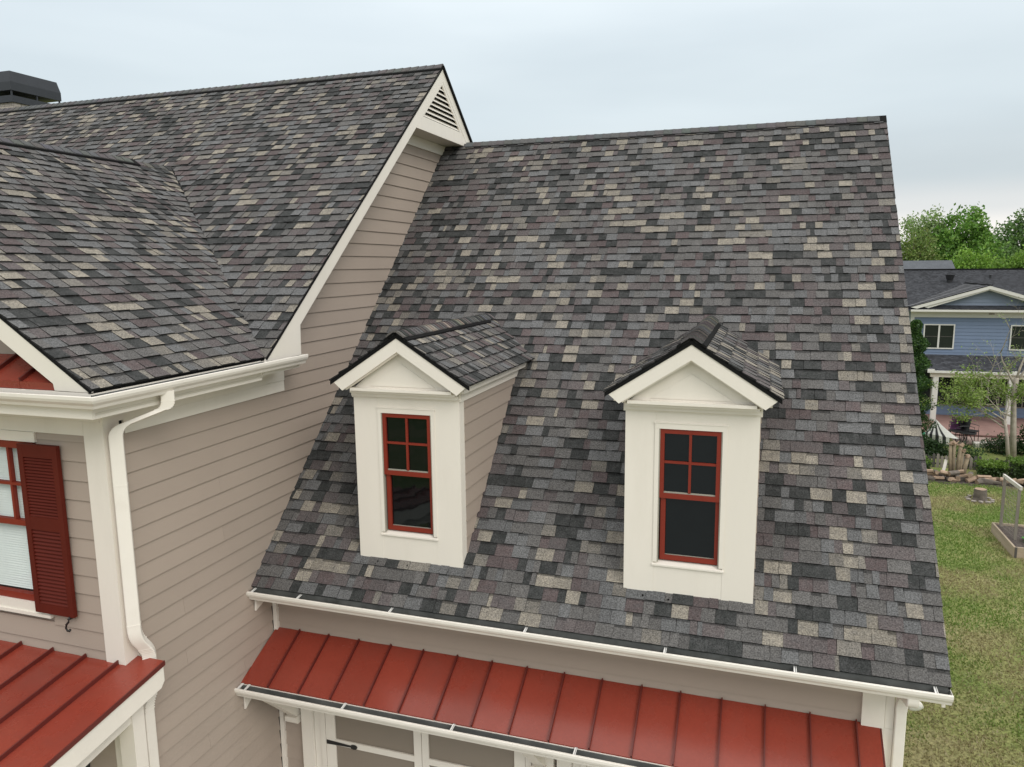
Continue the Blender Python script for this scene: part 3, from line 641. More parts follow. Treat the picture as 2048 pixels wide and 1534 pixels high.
# --- window with blinds, shutter and its holdback on the front wall
wy = WB; win = MB(); win.box(-1.93, -.785, wy-.032, wy+.02, 2.055, 2.150); window_l = part('window', 'cream', win); part('sill', 'cream', MB().box(-1.93, -.81, wy-.050, wy+.02, .352, .385), window_l); part('apron', 'cream', MB().box(-1.93, -.83, wy-.036, wy+.02, .3852, .478), window_l)
def frame(parts, parent, mt='red_paint', name='frame'):
    m = MB()
    for p in parts: m.box(*p)
    return part(name, mt, m, parent)
fy0, fy1 = wy-.012, wy+.05
frame([(-1.87, -.84, fy0, fy1, 1.98, 2.05), (-1.87, -.84, fy0, fy1, .48, .545), (-1.87, -1.80, fy0+.001, fy1, .545, 1.98), (-.90, -.84, fy0+.001, fy1, .545, 1.98)], window_l)
frame([(-1.80, -.90, fy0+.008, fy1-.004, 1.225, 1.28)], window_l, name='meeting_rail')
frame([(-1.80, -.90, fy0+.014, fy1-.004, 1.615, 1.642)], window_l, name='muntin')
for xm in (-1.365, -1.18): 
    if xm > -1.3: frame([(xm-.013, xm+.013, fy0+.013, fy1-.006, 1.28, 1.98)], window_l, name='muntin')
frame([(-1.535, -1.51, fy0+.013, fy1-.006, 1.28, 1.98)], window_l, name='muntin')
for z0, z1, yy in ((1.28, 1.615, .028), (1.642, 1.98, .028)):
    for xa, xb in ((-1.80, -1.535), (-1.51, -1.193), (-1.167, -.90)):
        m = MB(); m.add([(xa, wy+yy, z0), (xb, wy+yy, z0), (xb, wy+yy, z1), (xa, wy+yy, z1)], [(0,1,2,3)]); part('pane', 'glass_clear', m, window_l)
m = MB(); m.add([(-1.80, wy+.036, .545), (-.90, wy+.036, .545), (-.90, wy+.036, 1.225), (-1.80, wy+.036, 1.225)], [(0,1,2,3)]); part('pane', 'glass_clear', m, window_l)
bd = part('blind', 'interior', MB().box(-1.82, -.88, wy+.092, wy+.098, .5, 2.04), house)
for i in range(60):
    z = .555+i*.0245; m = MB(); t = random.uniform(-.0015, .0015)
    m.add([(-1.80, wy+.062, z+t), (-.895, wy+.062, z+random.uniform(-.002, .002)), (-.895, wy+.078, z+.024), (-1.80, wy+.078, z+.024)], [(0,1,2,3)]); part('slat', 'blind', m, bd)
sh = MB(); x0, x1, z0, z1 = -.957, -.487, .415, 2.045; sy0, sy1 = wy-.075, wy-.035
sh.box(x0, x0+.06, sy0, sy1, z0, z1); sh.box(x1-.06, x1, sy0, sy1, z0, z1)
for a, bb in ((z0, z0+.09), (z1-.12, z1), (1.235, 1.36)): sh.box(x0+.06, x1-.06, sy0+.001, sy1, a, bb)
shutter = part('shutter', 'shutter_red', sh, label='dark red louvred shutter beside the front window')
def slats(a, bb, n):
    for i in range(n):
        z = a+(bb-a)*i/n; h = (bb-a)/n
        m = MB(); m.add([(x0+.058, sy0+.004, z+.002), (x1-.058, sy0+.004, z+.002), (x1-.058, sy1-.010, z+h*1.15), (x0+.058, sy1-.010, z+h*1.15), (x0+.058, sy0+.004, z+.009), (x1-.058, sy0+.004, z+.009)], [(0,1,2,3)[::-1], (4,5,2,3), (0,1,5,4)]); part('slat', 'shutter_red', m, shutter)
slats(.505, 1.235, 20); slats(1.36, 1.925, 19)
m = MB(); m.tube([(-.545, wy-.06, .425), (-.535, wy-.085, .40), (-.545, wy-.087, .375), (-.575, wy-.087, .345), (-.585, wy-.087, .31), (-.57, wy-.087, .285), (-.545, wy-.087, .285), (-.535, wy-.087, .30)], [.012, .011, .010, .010, .009, .009, .010, .012], 8); m.tube([(-.545, wy-.02, .40), (-.545, wy-.088, .40)], .012, 8); part('shutter_dog', 'iron', m, smooth=True)

# --- dormers
def dormer(x0, small):
    xc = x0+DW/2; x1 = x0+DW; zf = lambda y: y*TAN
    d = part('dormer', 'cream', MB().box(x0+.02, x1-.02, DY+.075, DY+.10, .30, 2.20), label='left cream dormer with its taupe side in view' if small else 'right cream dormer seen nearly square on')
    d.data.materials[0] = MATS['interior']
    wx0, wx1, wz0, wz1 = xc-.285, xc+.285, .70, 2.03
    # front face boards around the opening: head, two wide jambs, apron; corner boards wrap the sides
    y0, y1 = DY, DY+.05; cx = .045
    m = MB(); m.box(x0, wx0-.045, y0, y1, .30, DH); part('face_board', 'cream', m, d)
    m = MB(); m.box(wx1+.045, x1, y0, y1, .30, DH); part('face_board', 'cream', m, d)
    m = MB(); m.box(wx0-.0445, wx1+.0445, y0+.003, y1, 2.075, DH); part('face_board', 'cream', m, d)
    m = MB(); m.box(wx0-.0445, wx1+.0445, y0+.003, y1, .28, .645); part('face_board', 'cream', m, d)
    for s_, xx in ((-1, x0), (1, x1)):
        a, bb = (xx-.004, xx+.02) if s_ < 0 else (xx-.02, xx+.004)
        m = MB(); m.prism([(a, y0+.001, .31), (a, y0+.13, .37), (a, y0+.13, DH+.10), (a, y0+.001, DH+.10)], (bb-a, 0, 0)); part('corner_board', 'cream', m, d)
    # casing bead and sill
    m = MB(); m.box(wx0-.052, wx0-.012, y0-.010, y1, wz0-.02, 2.0312); m.box(wx1+.012, wx1+.052, y0-.010, y1, wz0-.02, 2.0312); m.box(wx0-.052, wx1+.052, y0-.0108, y1, 2.0315, 2.085); m.box(wx0-.060, wx1+.060, y0-.016, y1, 2.0855, 2.097); part('casing', 'cream', m, d)
    m = MB(); m.prism([(wx0-.06, y0-.016, .640), (wx0-.06, y0-.016, .656), (wx0-.06, y1, .686), (wx0-.06, y1, .640)], (.69, 0, 0)); part('sill', 'cream', m, d)
    m = MB(); m.box(wx0-.0115, wx0-.001, y0-.004, y1, wz0-.02, 2.031); m.box(wx1+.001, wx1+.0115, y0-.004, y1, wz0-.02, 2.031); part('jamb', 'sash_white', m, d)
    # red sashes
    def fr(name, *bs, mt='red_paint'):
        mm = MB()
        for q in bs: mm.box(*q)
        return part(name, mt, mm, d)
    fa = y0+.002
    fr('upper_sash', (wx0, wx1, fa, fa+.04, 1.985, wz1), (wx0, wx1, fa, fa+.04, 1.338, 1.388), (wx0, wx0+.04, fa+.0005, fa+.04, 1.388, 1.985), (wx1-.04, wx1, fa+.0005, fa+.04, 1.388, 1.985))
    fr('muntin', (xc-.0125, xc+.0125, fa+.006, fa+.035, 1.40, 1.985)); fr('muntin', (wx0+.04, wx1-.04, fa+.007, fa+.034, 1.688, 1.712))
    fr('lower_sash', (wx0+.012, wx1-.002, fa+.022, fa+.06, .70, .748), (wx0+.012, wx0+.06, fa+.0225, fa+.06, .748, 1.337), (wx1-.036, wx1-.002, fa+.0225, fa+.06, .748, 1.337))
    fr('sash_ledge', (wx0+.04, wx1-.04, fa+.012, fa+.045, 1.3885, 1.402), mt='sash_white'); fr('sash_ledge', (wx0+.06, wx1-.036, fa+.040, fa+.062, .7485, .753), mt='sash_white')
    for xa, xb in ((wx0+.04, xc-.0125), (xc+.0125, wx1-.04)):
        for za, zc_ in ((1.402, 1.688), (1.712, 1.985)):
            mm = MB(); mm.add([(xa, fa+.026, za), (xb, fa+.026, za), (xb, fa+.026, zc_), (xa, fa+.026, zc_)], [(0,1,2,3)]); part('pane', 'glass', mm, d)
    mm = MB(); mm.add([(wx0+.06, fa+.05, .756), (wx1-.036, fa+.05, .756), (wx1-.036, fa+.05, 1.337), (wx0+.06, fa+.05, 1.337)], [(0,1,2,3)]); part('pane', 'glass', mm, d)
    # side siding boards, rising from the roof slope
    for s_, xx in ((-1, x0+.006), (1, x1-.006)):
        z = .30
        while z < 2.25:
            zt = min(z+LAP+.012, 2.27); yb0, yb1 = DY+.131, zf(0); ye = lambda q: q/TAN+.03
            if ye(zt) > DY+.15: lap_x(z, DY+.131, max(ye(z), DY+.14), zt, y1t=max(ye(zt), DY+.14), parent=d, x=xx, sgn=s_)
            z += LAP
        a, bb = (xx-.03, xx-.004) if s_ < 0 else (xx+.004, xx+.03)
        m = MB(); m.prism([(a, DY+.0, 2.19), (a, 2.19/TAN, 2.19), (a, 2.32/TAN, 2.32), (a, DY+.0, 2.32)], (bb-a, 0, 0)); part('side_frieze', 'cream', m, d)
        m = MB(); a, bb = sorted((xx+s_*.0, xx-s_*.05)); m.prism([(a, DY+.06, .30), (a, DY+.06, 2.3), (a, 2.3/TAN, 2.3)], (bb-a, 0, 0)); part('side_wall', 'taupe', m, d)
    # gable roof
    yf = .205; hw, ze, za = .80, 2.40, 2.915; slp = (za-ze)/hw
    for s_ in (-1, 1):
        xe_ = xc+s_*hw
        P = lambda x_, y_, dz=0: Vector((x_, y_, za-slp*abs(x_-xc)+dz))
        dk = part('dormer_roof', 'deck', MB().prism([P(xe_-s_*.01, yf+.005, -.012), P(xc, yf+.005, -.012), P(xc, za/TAN, -.012), P(xe_-s_*.01, ze/TAN, -.012)], (0, 0, -.014)), d)
        shingle_plane(d, P(xe_, yf-.012), (0, 1, 0), P(xc, yf)-P(xe_, yf), math.hypot(hw, za-ze)-.02, 0, 3.2, [lambda p: p.z-p.y*TAN+.004], wmin=.05, wmax=.16)
        m = MB(); m.prism([P(xe_+s_*.004, yf-.008, -.008), P(xc, yf-.008, -.008), P(xc, yf-.008, -.050), P(xe_+s_*.004, yf-.008, -.050)], (0, .02, 0)); part('drip_edge', 'black_edge', m, d)
        m = MB(); m.prism([P(xe_-s_*.035, yf, -.051), P(xc, yf, -.051), P(xc, yf, -.195), P(xe_-s_*.135, yf, -.20)], (0, .03, 0)); part('rake_board', 'cream', m, d)
        m = MB(); m.prism([P(xe_-s_*.16, yf+.03, -.185), P(xc, yf+.03, -.185), P(xc, yf+.03, -.215), P(xe_-s_*.16, yf+.03, -.215)], (0, .05, 0)); part('rake_mould', 'cream', m, d)
        # soffit under the side eave and fascia
        xb = x1-.005 if s_ > 0 else x0+.005; xf = xe_-s_*.075; xl, xh = sorted((xb, xf))
        m = MB(); m.prism([(xf, yf+.06, ze-.0), (xb, yf+.06, ze+.06), (xb, yf+.06, ze-.10), (xf, yf+.06, ze-.10)], (0, (ze-.05)/TAN-yf-.06, 0)); o = part('eave_box', 'cream', m, d); recalc(o)
    # pediment
    m = MB(); m.prism([(x0+.05, DY-.05, 2.315), (x1-.05, DY-.05, 2.315), (xc, DY-.05, za-.14)], (0, .06, 0)); part('pediment', 'cream', m, d)
    m = MB(); m.prism([(xc-.38, DY-.058, 2.335), (xc+.38, DY-.058, 2.335), (xc, DY-.058, 2.335+.38*slp)], (0, .010, 0)); part('pediment_panel', 'cream', m, d)
    m = MB(); m.box(x0+.03, x1-.03, DY-.13, DY+.02, 2.285, 2.315); part('cornice', 'cream', m, d)
    m = MB(); m.box(x0+.005, x1-.005, DY-.09, DY+.02, 2.255, 2.2845); m.box(x0-.005, x1+.005, DY-.045, DY+.02, 2.215, 2.2545); part('cornice_mould', 'cream', m, d)
    # ridge caps on a black vent
    ye = za/TAN; vend = ye-.28
    for s_ in (-1, 1):
        m = MB(); m.prism([Vector((xc, yf-.02, za+.004)), Vector((xc+s_*.135, yf-.02, za+.004-slp*.135)), Vector((xc+s_*.135, yf-.02, za+.026-slp*.135)), Vector((xc, yf-.02, za+.030))], (0, vend-yf, 0)); o = part('ridge_vent', 'black_edge', m, d); recalc(o)
    ridge_caps(Vector((xc, yf-.03, za+.027)), Vector((xc, ye+.10, za+.027)), Vector((1, 0, -slp)), Vector((-1, 0, -slp)), d, .118, .075)
    if not small:    # torn flashing tip at the foot of the right corner
        m = MB(); m.add([(x1-.03, DY-.004, .345), (x1+.003, DY-.004, .35), (x1-.008, DY-.012, .235)], [(0,1,2)]); m.add([(x1-.03, DY-.002, .345), (x1-.008, DY-.010, .235), (x1+.003, DY-.002, .35)], [(0,1,2)]); part('flashing', 'cream', m, d)
    # nail heads / leaves of debris at the foot
    for i in range(4):
        u = random.uniform(x0+.05, x1-.1); v = DY-random.uniform(.05, .1)/1.4; m = MB(); m.tube([(u, v, v*TAN+.012), (u, v-.004, v*TAN+.02)], .009, 6); part('roofing_nail', 'black_edge', m, d)
    return d
def ridge_caps(a, b_, s1, s2, parent, wid=.15, expo=EXPO, tint=None):
    d = (b_-a); n = int(d.length/expo); d.normalize(); s1, s2 = s1.normalized(), s2.normalized(); upv = (s1+s2).normalized()*-1
    for i in range(n):
        c = tint or pick(); c = tuple(x*random.uniform(.85, 1.0) for x in c); y0, y1 = i*expo-.004, (i+1)*expo+.02; m = MB(); lift0, lift1 = .013+random.uniform(0, .003), .002
        w1 = wid+random.uniform(-.004, .004)
        pts = []
        for y, l in ((y0, lift0), (y1, lift1)):
            o_ = a+d*y+upv*l
            pts += [o_+s1*w1, o_+s1*(w1*.45)+upv*.006, o_+s1*.02+upv*.004, o_+s2*.02+upv*.004, o_+s2*(w1*.45)+upv*.006, o_+s2*w1]
        low = [a+d*y0+s1*w1-upv*.004, a+d*y0+s1*.02-upv*.002, a+d*y0+s2*.02-upv*.002, a+d*y0+s2*w1-upv*.004]
        e1, e2 = a+d*y1+s1*w1-upv*.006, a+d*y1+s2*w1-upv*.006
        m.add(pts+low+[e1, e2], [(j, j+1, 7+j, 6+j) for j in range(5)] + [(0,12,13,1)[:0] or (12,13,2,1,0), (13,14,3,2), (14,15,5,4,3), (0,6,16,12), (5,15,17,11)], c)
        o = part('ridge_cap', 'cap', m, parent); recalc(o)
    return n
dormer(DXS[0], True); dormer(DXS[1], False)

# --- ridges with black vents and caps
def ridge(a, b_, s1, s2, parent, vent0=0, vent1=None):
    a, b_, s1, s2 = Vector(a), Vector(b_), Vector(s1), Vector(s2); d = (b_-a).normalized(); ln = (b_-a).length; vent1 = ln if vent1 is None else vent1
    for s_ in (s1, s2):
        t = s_.normalized(); m = MB(); p0 = a+d*vent0
        m.prism([p0+Vector((0, 0, .0)), p0+t*.150+Vector((0, 0, -.01)), p0+t*.150+Vector((0, 0, .036)), p0+Vector((0, 0, .039))], d*(vent1-vent0)); o = part('ridge_vent', 'black_edge', m, parent); recalc(o)
    ridge_caps(a+Vector((0, 0, .037)), b_+Vector((0, 0, .037)), s1, s2, parent, .125, tint=(.105, .104, .104))
f1, f2 = Vector((0, -1, -TAN)), Vector((0, 1, -TAN))
ridge((.42, RY, RZ-.012), (XR-.0, RY, RZ-.012), f1, f2, roof_wing)
ridge_caps(Vector((.02, RY, RZ+.01)), Vector((.45, RY, RZ+.01)), f1, f2, roof_wing, .15)
ridge((OX+.005, AY, AZ-.005), (-13.2, AY, AZ-.005), Vector((0, -1, -SL)), Vector((0, 1, -SL)), roof_main)
ridge((CX, FY, CZ-.005), (CX, yv-.75, CZ-.005), Vector((1, 0, -CSL)), Vector((-1, 0, -CSL)), roof_cross)
ridge_caps(Vector((CX, yv-.75, CZ+.006)), Vector((CX, yv+.12, CZ+.006)), Vector((1, 0, -CSL)), Vector((-1, 0, -CSL)), roof_cross, .15)
va, vb_ = Vector((XE-.04, EY+.03, EZ+.018)), Vector((CX, yv, CZ+.014))
m = MB(); m.bar(va, vb_, .020, .012); part('valley_dark_line', 'black_edge', m, roof_cross)  # black bar added to draw the dark line along the valley
# torn flap where the cross ridge dies into the main roof
m = MB(); m.add([(CX+.02, yv+.03, CZ+.045), (CX+.34, yv-.02, CZ-.0+.035), (CX+.36, yv+.10, CZ+.12), (CX+.05, yv+.12, CZ+.12)], [(0,1,2,3)], (.09, .07, .065)); part('lifted_shingle', 'cap', m, roof_cross)
# --- black starter edges along rakes and eaves
def strip(pts, d, parent, mt='black_edge', name='drip_edge'):
    m = MB(); m.prism(pts, d); return part(name, mt, m, parent)
strip([(OX-.0, EY-.01, EZ-.008), (OX-.0, AY, AZ-.012), (OX-.0, AY, AZ-.034), (OX-.0, EY-.01, EZ-.03)], (.012, 0, 0), roof_main)
strip([(OX-.0, AY+.001, AZ+.01), (OX-.0, 10.1, zb_(10.1)+.01), (OX-.0, 10.1, zb_(10.1)-.05), (OX-.0, AY+.001, AZ-.05)], (.03, 0, 0), roof_main)
strip([(XR-.02, .0, -.006), (XR-.02, RY, RZ-.006), (XR-.02, RY, RZ-.034), (XR-.02, .0, -.034)], (.014, 0, 0), roof_wing)
strip([(.004, .004, -.012), (XR-.02, .004, -.012), (XR-.02, .004, -.075), (.004, .004, -.075)], (0, .02, 0), roof_wing, 'trough')
strip([(XE, FY-.006, EZ-.008), (CX, FY-.006, CZ-.008), (CX, FY-.006, CZ-.03), (XE, FY-.006, EZ-.03)], (0, .015, 0), roof_cross)
strip([(XE-.004, FY, EZ-.008), (XE-.004, EY-.03, EZ-.008), (XE-.004, EY-.03, EZ-.034), (XE-.004, FY, EZ-.034)], (-.02, 0, 0), roof_cross)

# --- write out the shingles
PIECES.sort(key=lambda t: -t[0])
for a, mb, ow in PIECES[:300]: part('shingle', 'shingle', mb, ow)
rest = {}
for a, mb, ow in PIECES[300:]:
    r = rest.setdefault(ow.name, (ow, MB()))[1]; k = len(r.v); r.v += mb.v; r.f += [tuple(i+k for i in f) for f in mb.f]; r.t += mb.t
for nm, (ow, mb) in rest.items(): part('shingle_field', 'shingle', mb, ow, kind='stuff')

# --- chimney behind the main ridge
CXR, CY0 = -11.40, 7.06
ch = part('chimney', 'mortar', MB().box(CXR-1.5, CXR, CY0, CY0+1.25, 4.0, 7.509))
for r_ in range(9):
    z = 7.435-r_*.075; st = .10 if r_ % 2 else 0
    xx = CXR-1.5-st+.02
    while xx < CXR-.02:
        a, bb = max(xx, CXR-1.5), min(xx+.195, CXR)
        if bb-a > .03: part('brick', 'brick', MB().box(a, bb, CY0-.008, CY0+.002, z, z+.065), ch)
        xx += .205
    yy = CY0+.0-st
    while yy < CY0+1.23:
        a, bb = max(yy, CY0+.003), min(yy+.195, CY0+1.25)
        if bb-a > .03: part('brick', 'brick', MB().box(CXR-.002, CXR+.008, a, bb, z, z+.065), ch)
        yy += .205
x0, x1, y0, y1 = CXR-1.55, CXR+.05, CY0-.06, CY0+1.29
b = MB(); b.box(x0, x1, y0, y1, 7.51, 7.66); cp = part('chimney_cap', 'chimney_metal', b, ch)
for xx in (x0+.02, (x0+x1)/2, x1-.05):
    for yy in (y0+.02, (y0+y1)/2, y1-.05): part('post', 'chimney_metal', MB().box(xx, xx+.03, yy, yy+.03, 7.66, 7.79), ch)
z0, z1, z2, ins = 7.775, 7.965, 8.215, .05
b = MB(); b.add([(x0,y0,z0),(x1,y0,z0),(x1,y1,z0),(x0,y1,z0),(x0,y0,z1),(x1,y0,z1),(x1,y1,z1),(x0,y1,z1),(x0+ins,y0+ins,z2),(x1-ins,y0+ins,z2),(x1-ins,y1-ins,z2),(x0+ins,y1-ins,z2)],
      [(0,1,5,4),(1,2,6,5),(2,3,7,6),(3,0,4,7),(4,5,9,8),(5,6,10,9),(6,7,11,10),(7,4,8,11),(8,9,10,11),(3,2,1,0)]); part('shroud', 'chimney_metal', b, ch)

# ================================================================== THE GARDEN AND BEYOND
def leaves(name, cen, sizes, tints, parent=None, aspect=.6, flat=0.0, **k):
    """many leaf-sized quads: cen (n,3), sizes (n), tints (n,3)"""
    n = len(cen); rng = np.random
    a = rng.normal(size=(n, 3)); a[:, 2] *= (1-flat); a /= np.linalg.norm(a, axis=1)[:, None]
    h = rng.normal(size=(n, 3)); bvec = np.cross(a, h); bvec /= np.linalg.norm(bvec, axis=1)[:, None]
    s1 = (np.asarray(sizes)/2)[:, None]; s2 = s1*aspect
    v = np.stack([cen-a*s1, cen+bvec*s2, cen+a*s1, cen-bvec*s2], 1).reshape(-1, 3)
    me = bpy.data.meshes.new(name); me.vertices.add(4*n); me.loops.add(4*n); me.polygons.add(n)
    me.vertices.foreach_set('co', v.astype(np.float32).ravel()); me.loops.foreach_set('vertex_index', np.arange(4*n, dtype=np.int32))
    me.polygons.foreach_set('loop_start', np.arange(0, 4*n, 4, dtype=np.int32)); me.polygons.foreach_set('loop_total', np.full(n, 4, dtype=np.int32))
    at = me.attributes.new('tint', 'FLOAT_COLOR', 'FACE'); at.data.foreach_set('color', np.c_[tints, np.ones(n)].astype(np.float32).ravel())
    me.materials.append(MATS['leaf']); me.update(calc_edges=True); me.validate()
    o = bpy.data.objects.new(name, me); COL.objects.link(o)
    if parent is not None: attach(o, parent)
    tag(o, **k); return o
def tintset(n, base, var=.25, alt=None, pa=.3):
    b_ = np.tile(np.array(base), (n, 1))
    if alt is not None: b_[np.random.rand(n) < pa] = alt
    return b_*np.random.uniform(1-var, 1+var, (n, 1))*np.random.uniform(.93, 1.07, (n, 3))
def crown_points(c, r, nclump, per, cs, shell=.55, seed=0, lump=.25):
    """clumps of leaves spread through a lumpy crown"""
    rng = np.random; d = rng.normal(size=(nclump, 3)); d /= np.linalg.norm(d, axis=1)[:, None]
    rad = rng.uniform(shell**3, 1, nclump)**(1/3)
    rad *= 1+lump*np.array([noise.noise(Vector(x)*1.9+Vector((seed*7.3, 0, 0))) for x in d])*2
    cc = np.array(c)+d*rad[:, None]*np.array(r)
    return np.repeat(cc, per, 0)+rng.normal(size=(nclump*per, 3))*cs, cc
def tree(name, base, top, rad, zc, label, tint, nclump=170, per=45, cs=.35, leaf=.28, trunk=.22, bark='bark', alt=None, seed=1, group='trees behind the blue house', shell=.35, lump=.3):
    x, y = base[0], base[1]; t = thing(name, (x, y, G), label, 'tree', group)
    m = MB(); pts = [(x, y, G)]; hh = zc-G
    for i in range(1, 6): pts.append((x+random.uniform(-.15, .15)*i*.4, y+random.uniform(-.15, .15)*i*.4, G+hh*i/5))
    m.tube(pts, [trunk*(1-.13*i) for i in range(6)], 8)
    P, cc = crown_points((x, y, zc), rad, nclump, per, cs, shell, seed, lump)
    for q in cc[::max(1, nclump//14)]:
        s0 = Vector(pts[3]).lerp(Vector(pts[5]), random.random()); q = Vector(q); mid = s0.lerp(q, .5)+Vector((0, 0, -.25)); m.tube([s0, mid, q], [trunk*.35, trunk*.22, trunk*.07], 5)
    m.build('trunk', bark, t, smooth=True)
    n = len(P); leaves('crown', P, np.random.uniform(.6, 1.3, n)*leaf, tintset(n, tint, .3, alt), t)
    return t
tree('tree', (23.1, 90), 0, (2.9, 2.6, 3.4), 5.6, 'pale feathery green tree rising behind the grey roof at left', (.19, .29, .09), 170, 40, .42, .32, .25, alt=(.25, .34, .14), seed=2, shell=.2, lump=.45)
tree('tree', (26.4, 88), 0, (3.0, 2.8, 3.7), 4.7, 'full bright green tree rising highest behind the blue house roof', (.11, .235, .035), 240, 48, .40, .36, .28, alt=(.18, .32, .06), seed=5, shell=.3, lump=.35)
tree('tree', (21.2, 84), 0, (2.2, 2.0, 2.6), 3.6, 'low olive green tree above the far grey roof', (.15, .23, .05), 130, 40, .35, .28, .2, alt=(.21, .25, .08), seed=8)
tree('tree', (35.2, 96), 0, (3.9, 3.0, 4.0), 5.0, 'dark green tree cut by the right edge of the picture', (.10, .19, .055), 260, 45, .45, .36, .3, alt=(.13, .24, .05), seed=11)
tree('tree', (31.4, 92), 0, (1.6, 1.8, 2.2), 2.8, 'soft grey green tree between the bright tree and the dark one', (.13, .22, .07), 150, 45, .4, .33, .25, seed=13)
tree('tree', (29.8, 76), 0, (2.6, 2.0, 1.7), 2.6, 'low bright lime bush showing over the roof ridge at right', (.18, .31, .05), 170, 45, .3, .26, .2, seed=15)
tree('tree', (25.2, 78), 0, (2.0, 2.0, 1.8), 2.7, 'low yellow green bush in front of the full bright tree', (.19, .33, .05), 130, 45, .3, .26, .2, seed=19)
for i in range(9):
    xx = 12+i*6.5+random.uniform(-2, 2)
    tree('tree', (xx, 118+random.uniform(-6, 8)), 0, (4.2, 3.5, 3.4), 1.5+random.uniform(-.6, .9), 'distant green tree in the wood line beyond the houses', (.10, .17, .05), 130, 40, .6, .5, .3, alt=(.15, .20, .08), seed=30+i, group='distant wood line trees')

# --- far grey house behind
fh = thing('house', (15, 62, G), 'distant house showing only a plain pale grey roof under the trees', 'house')
MB().box(10, 20.6, 62, 70, G, 1.6).build('wall', 'white_trim', fh)
m = MB(); m.prism([(9.6, 61.5, 1.5), (9.6, 66, 3.62), (9.6, 70.5, 1.5)], (11.2, 0, 0), (.10, .108, .12)); m.build('roof', 'grey_roof', fh)

# --- blue neighbour house
nb = thing('house', (15, 31, G), 'blue lap-sided house with white trim and grey shingle roof beyond the lawn', 'house')
YB = 31.0
def lapwall(name, x0, x1, z0, z1, y, lap, mt, parent, top=None):
    m = MB(); z = z0
    while z < z1-.02:
        zt = min(z+lap, z1); a0, a1 = (x0, x1) if top is None else top(z); b0, b1 = (x0, x1) if top is None else top(zt)
        if a1-a0 > .1: m.add([(a0, y-.022, z), (a1, y-.022, z), (b1, y-.004, zt), (b0, y-.004, zt), (a0, y+.0, z), (a1, y+.0, z)], [(0,1,2,3), (4,5,1,0)])
        z += lap
    return m.build(name, mt, parent)
MB().box(11.99, 19.5, YB+.002, YB+7, G, 1.35).build('wall', 'blue', nb)
lapwall('siding', 12.10, 19.4, -.62, 1.10, YB, .155, 'blue', nb)
gx0, gx1, gap = 11.85, 17.9, (14.87, 2.50)
gsl = (gap[1]-1.56)/(gap[0]-gx0)
lapwall('gable_siding', 0, 0, 1.62, 2.36, YB-.02, .155, 'blue_gable', nb, top=lambda z: (14.87-max(0, (2.30-z))/gsl, 14.87+max(0, (2.30-z))/gsl))
MB().prism([(12.3, YB-.012, 1.4), (17.4, YB-.012, 1.4), (14.87, YB-.012, 2.38)], (0, .3, 0)).build('gable_wall', 'blue_gable', nb)
for s_ in (-1, 1):
    xe_ = 14.87+s_*(14.87-gx0)
    m = MB(); m.prism([(xe_, YB-.42, 1.56), (14.87, YB-.42, 2.50), (14.87, YB-.42, 2.36), (xe_-s_*.25, YB-.42, 1.50)], (0, .05, 0)); m.build('rake_board', 'white_trim', nb)
    m = MB(); m.prism([(xe_-s_*.5, YB-.36, 1.60), (14.87, YB-.36, 2.36), (14.87, YB-.36, 2.31), (xe_-s_*.7, YB-.36, 1.52)], (0, .34, 0)); m.build('soffit', 'white_trim', nb)
def roofgrid(name, A, U, V, nu, nv, base, parent, keep=None, tri=None):
    """small shingle tabs with uneven tone, slightly stepped"""
    A, U, V = Vector(A), Vector(U), Vector(V); NN = U.cross(V).normalized(); NN = NN if NN.z > 0 else -NN; m = MB()
    for j in range(nv):
        o_ = random.random()
        for i in range(-1, nu):
            u0, u1 = max(0, (i+o_)/nu), min(1, (i+1+o_)/nu)
            if u1 <= u0: continue
            q = [(u0, j/nv), (u1, j/nv), (u1, (j+1)/nv), (u0, (j+1)/nv)]
            if keep:
                q = clip(q, keep)
                if len(q) < 3: continue
            k_ = random.choice((.72, .85, 1, 1.1, 1.25)); c = tuple(x*k_ for x in base)
            m.add([A+U*a+V*b_+NN*(.03-.025*(b_*nv-j)) for a, b_ in q], [tuple(range(len(q)))], c)
    o = m.build(name, 'grey_roof', parent, kind='stuff'); return o
# main roof behind the gable
MB().prism([(11.2, YB-.35, 1.40), (11.2, 36.6, 3.12), (11.2, 42, 1.4)], (9.0, 0, 0)).build('roof', 'deck', nb)
rb = nb.children[-1]
roofgrid('shingle_field', (11.15, YB-.40, 1.40), (9.1, 0, 0), (0, 36.6-YB+.40, 1.73), 95, 40, (.095, .099, .110), rb)
m = MB(); m.bar((11.15, 36.6, 3.16), (20.2, 36.6, 3.16), .22, .06); m.build('ridge_cap', 'black_edge', rb)
# cross-gable roof, left slope in view
yr2 = YB-.40+(2.50-1.40)/1.73*(36.6-YB+.40)
roofgrid('shingle_field', (gx0-.03, YB-.44, 1.575), (0, yr2-YB+.5, 0), (14.87-gx0+.03, 0, .945), 40, 22, (.125, .127, .134), rb, keep=lambda p: p[1]-p[0]*1.02+.16)
roofgrid('shingle_field', (2*14.87-gx0, YB-.44, 1.575), (0, yr2-YB+.5, 0), (-(14.87-gx0), 0, .945), 40, 22, (.125, .127, .134), rb, keep=lambda p: p[1]-p[0]*1.02+.16)
m = MB(); m.bar((14.87, YB-.44, 2.545), (14.87, yr2+.1, 2.545), .2, .03); m.build('ridge_cap', 'black_edge', rb)
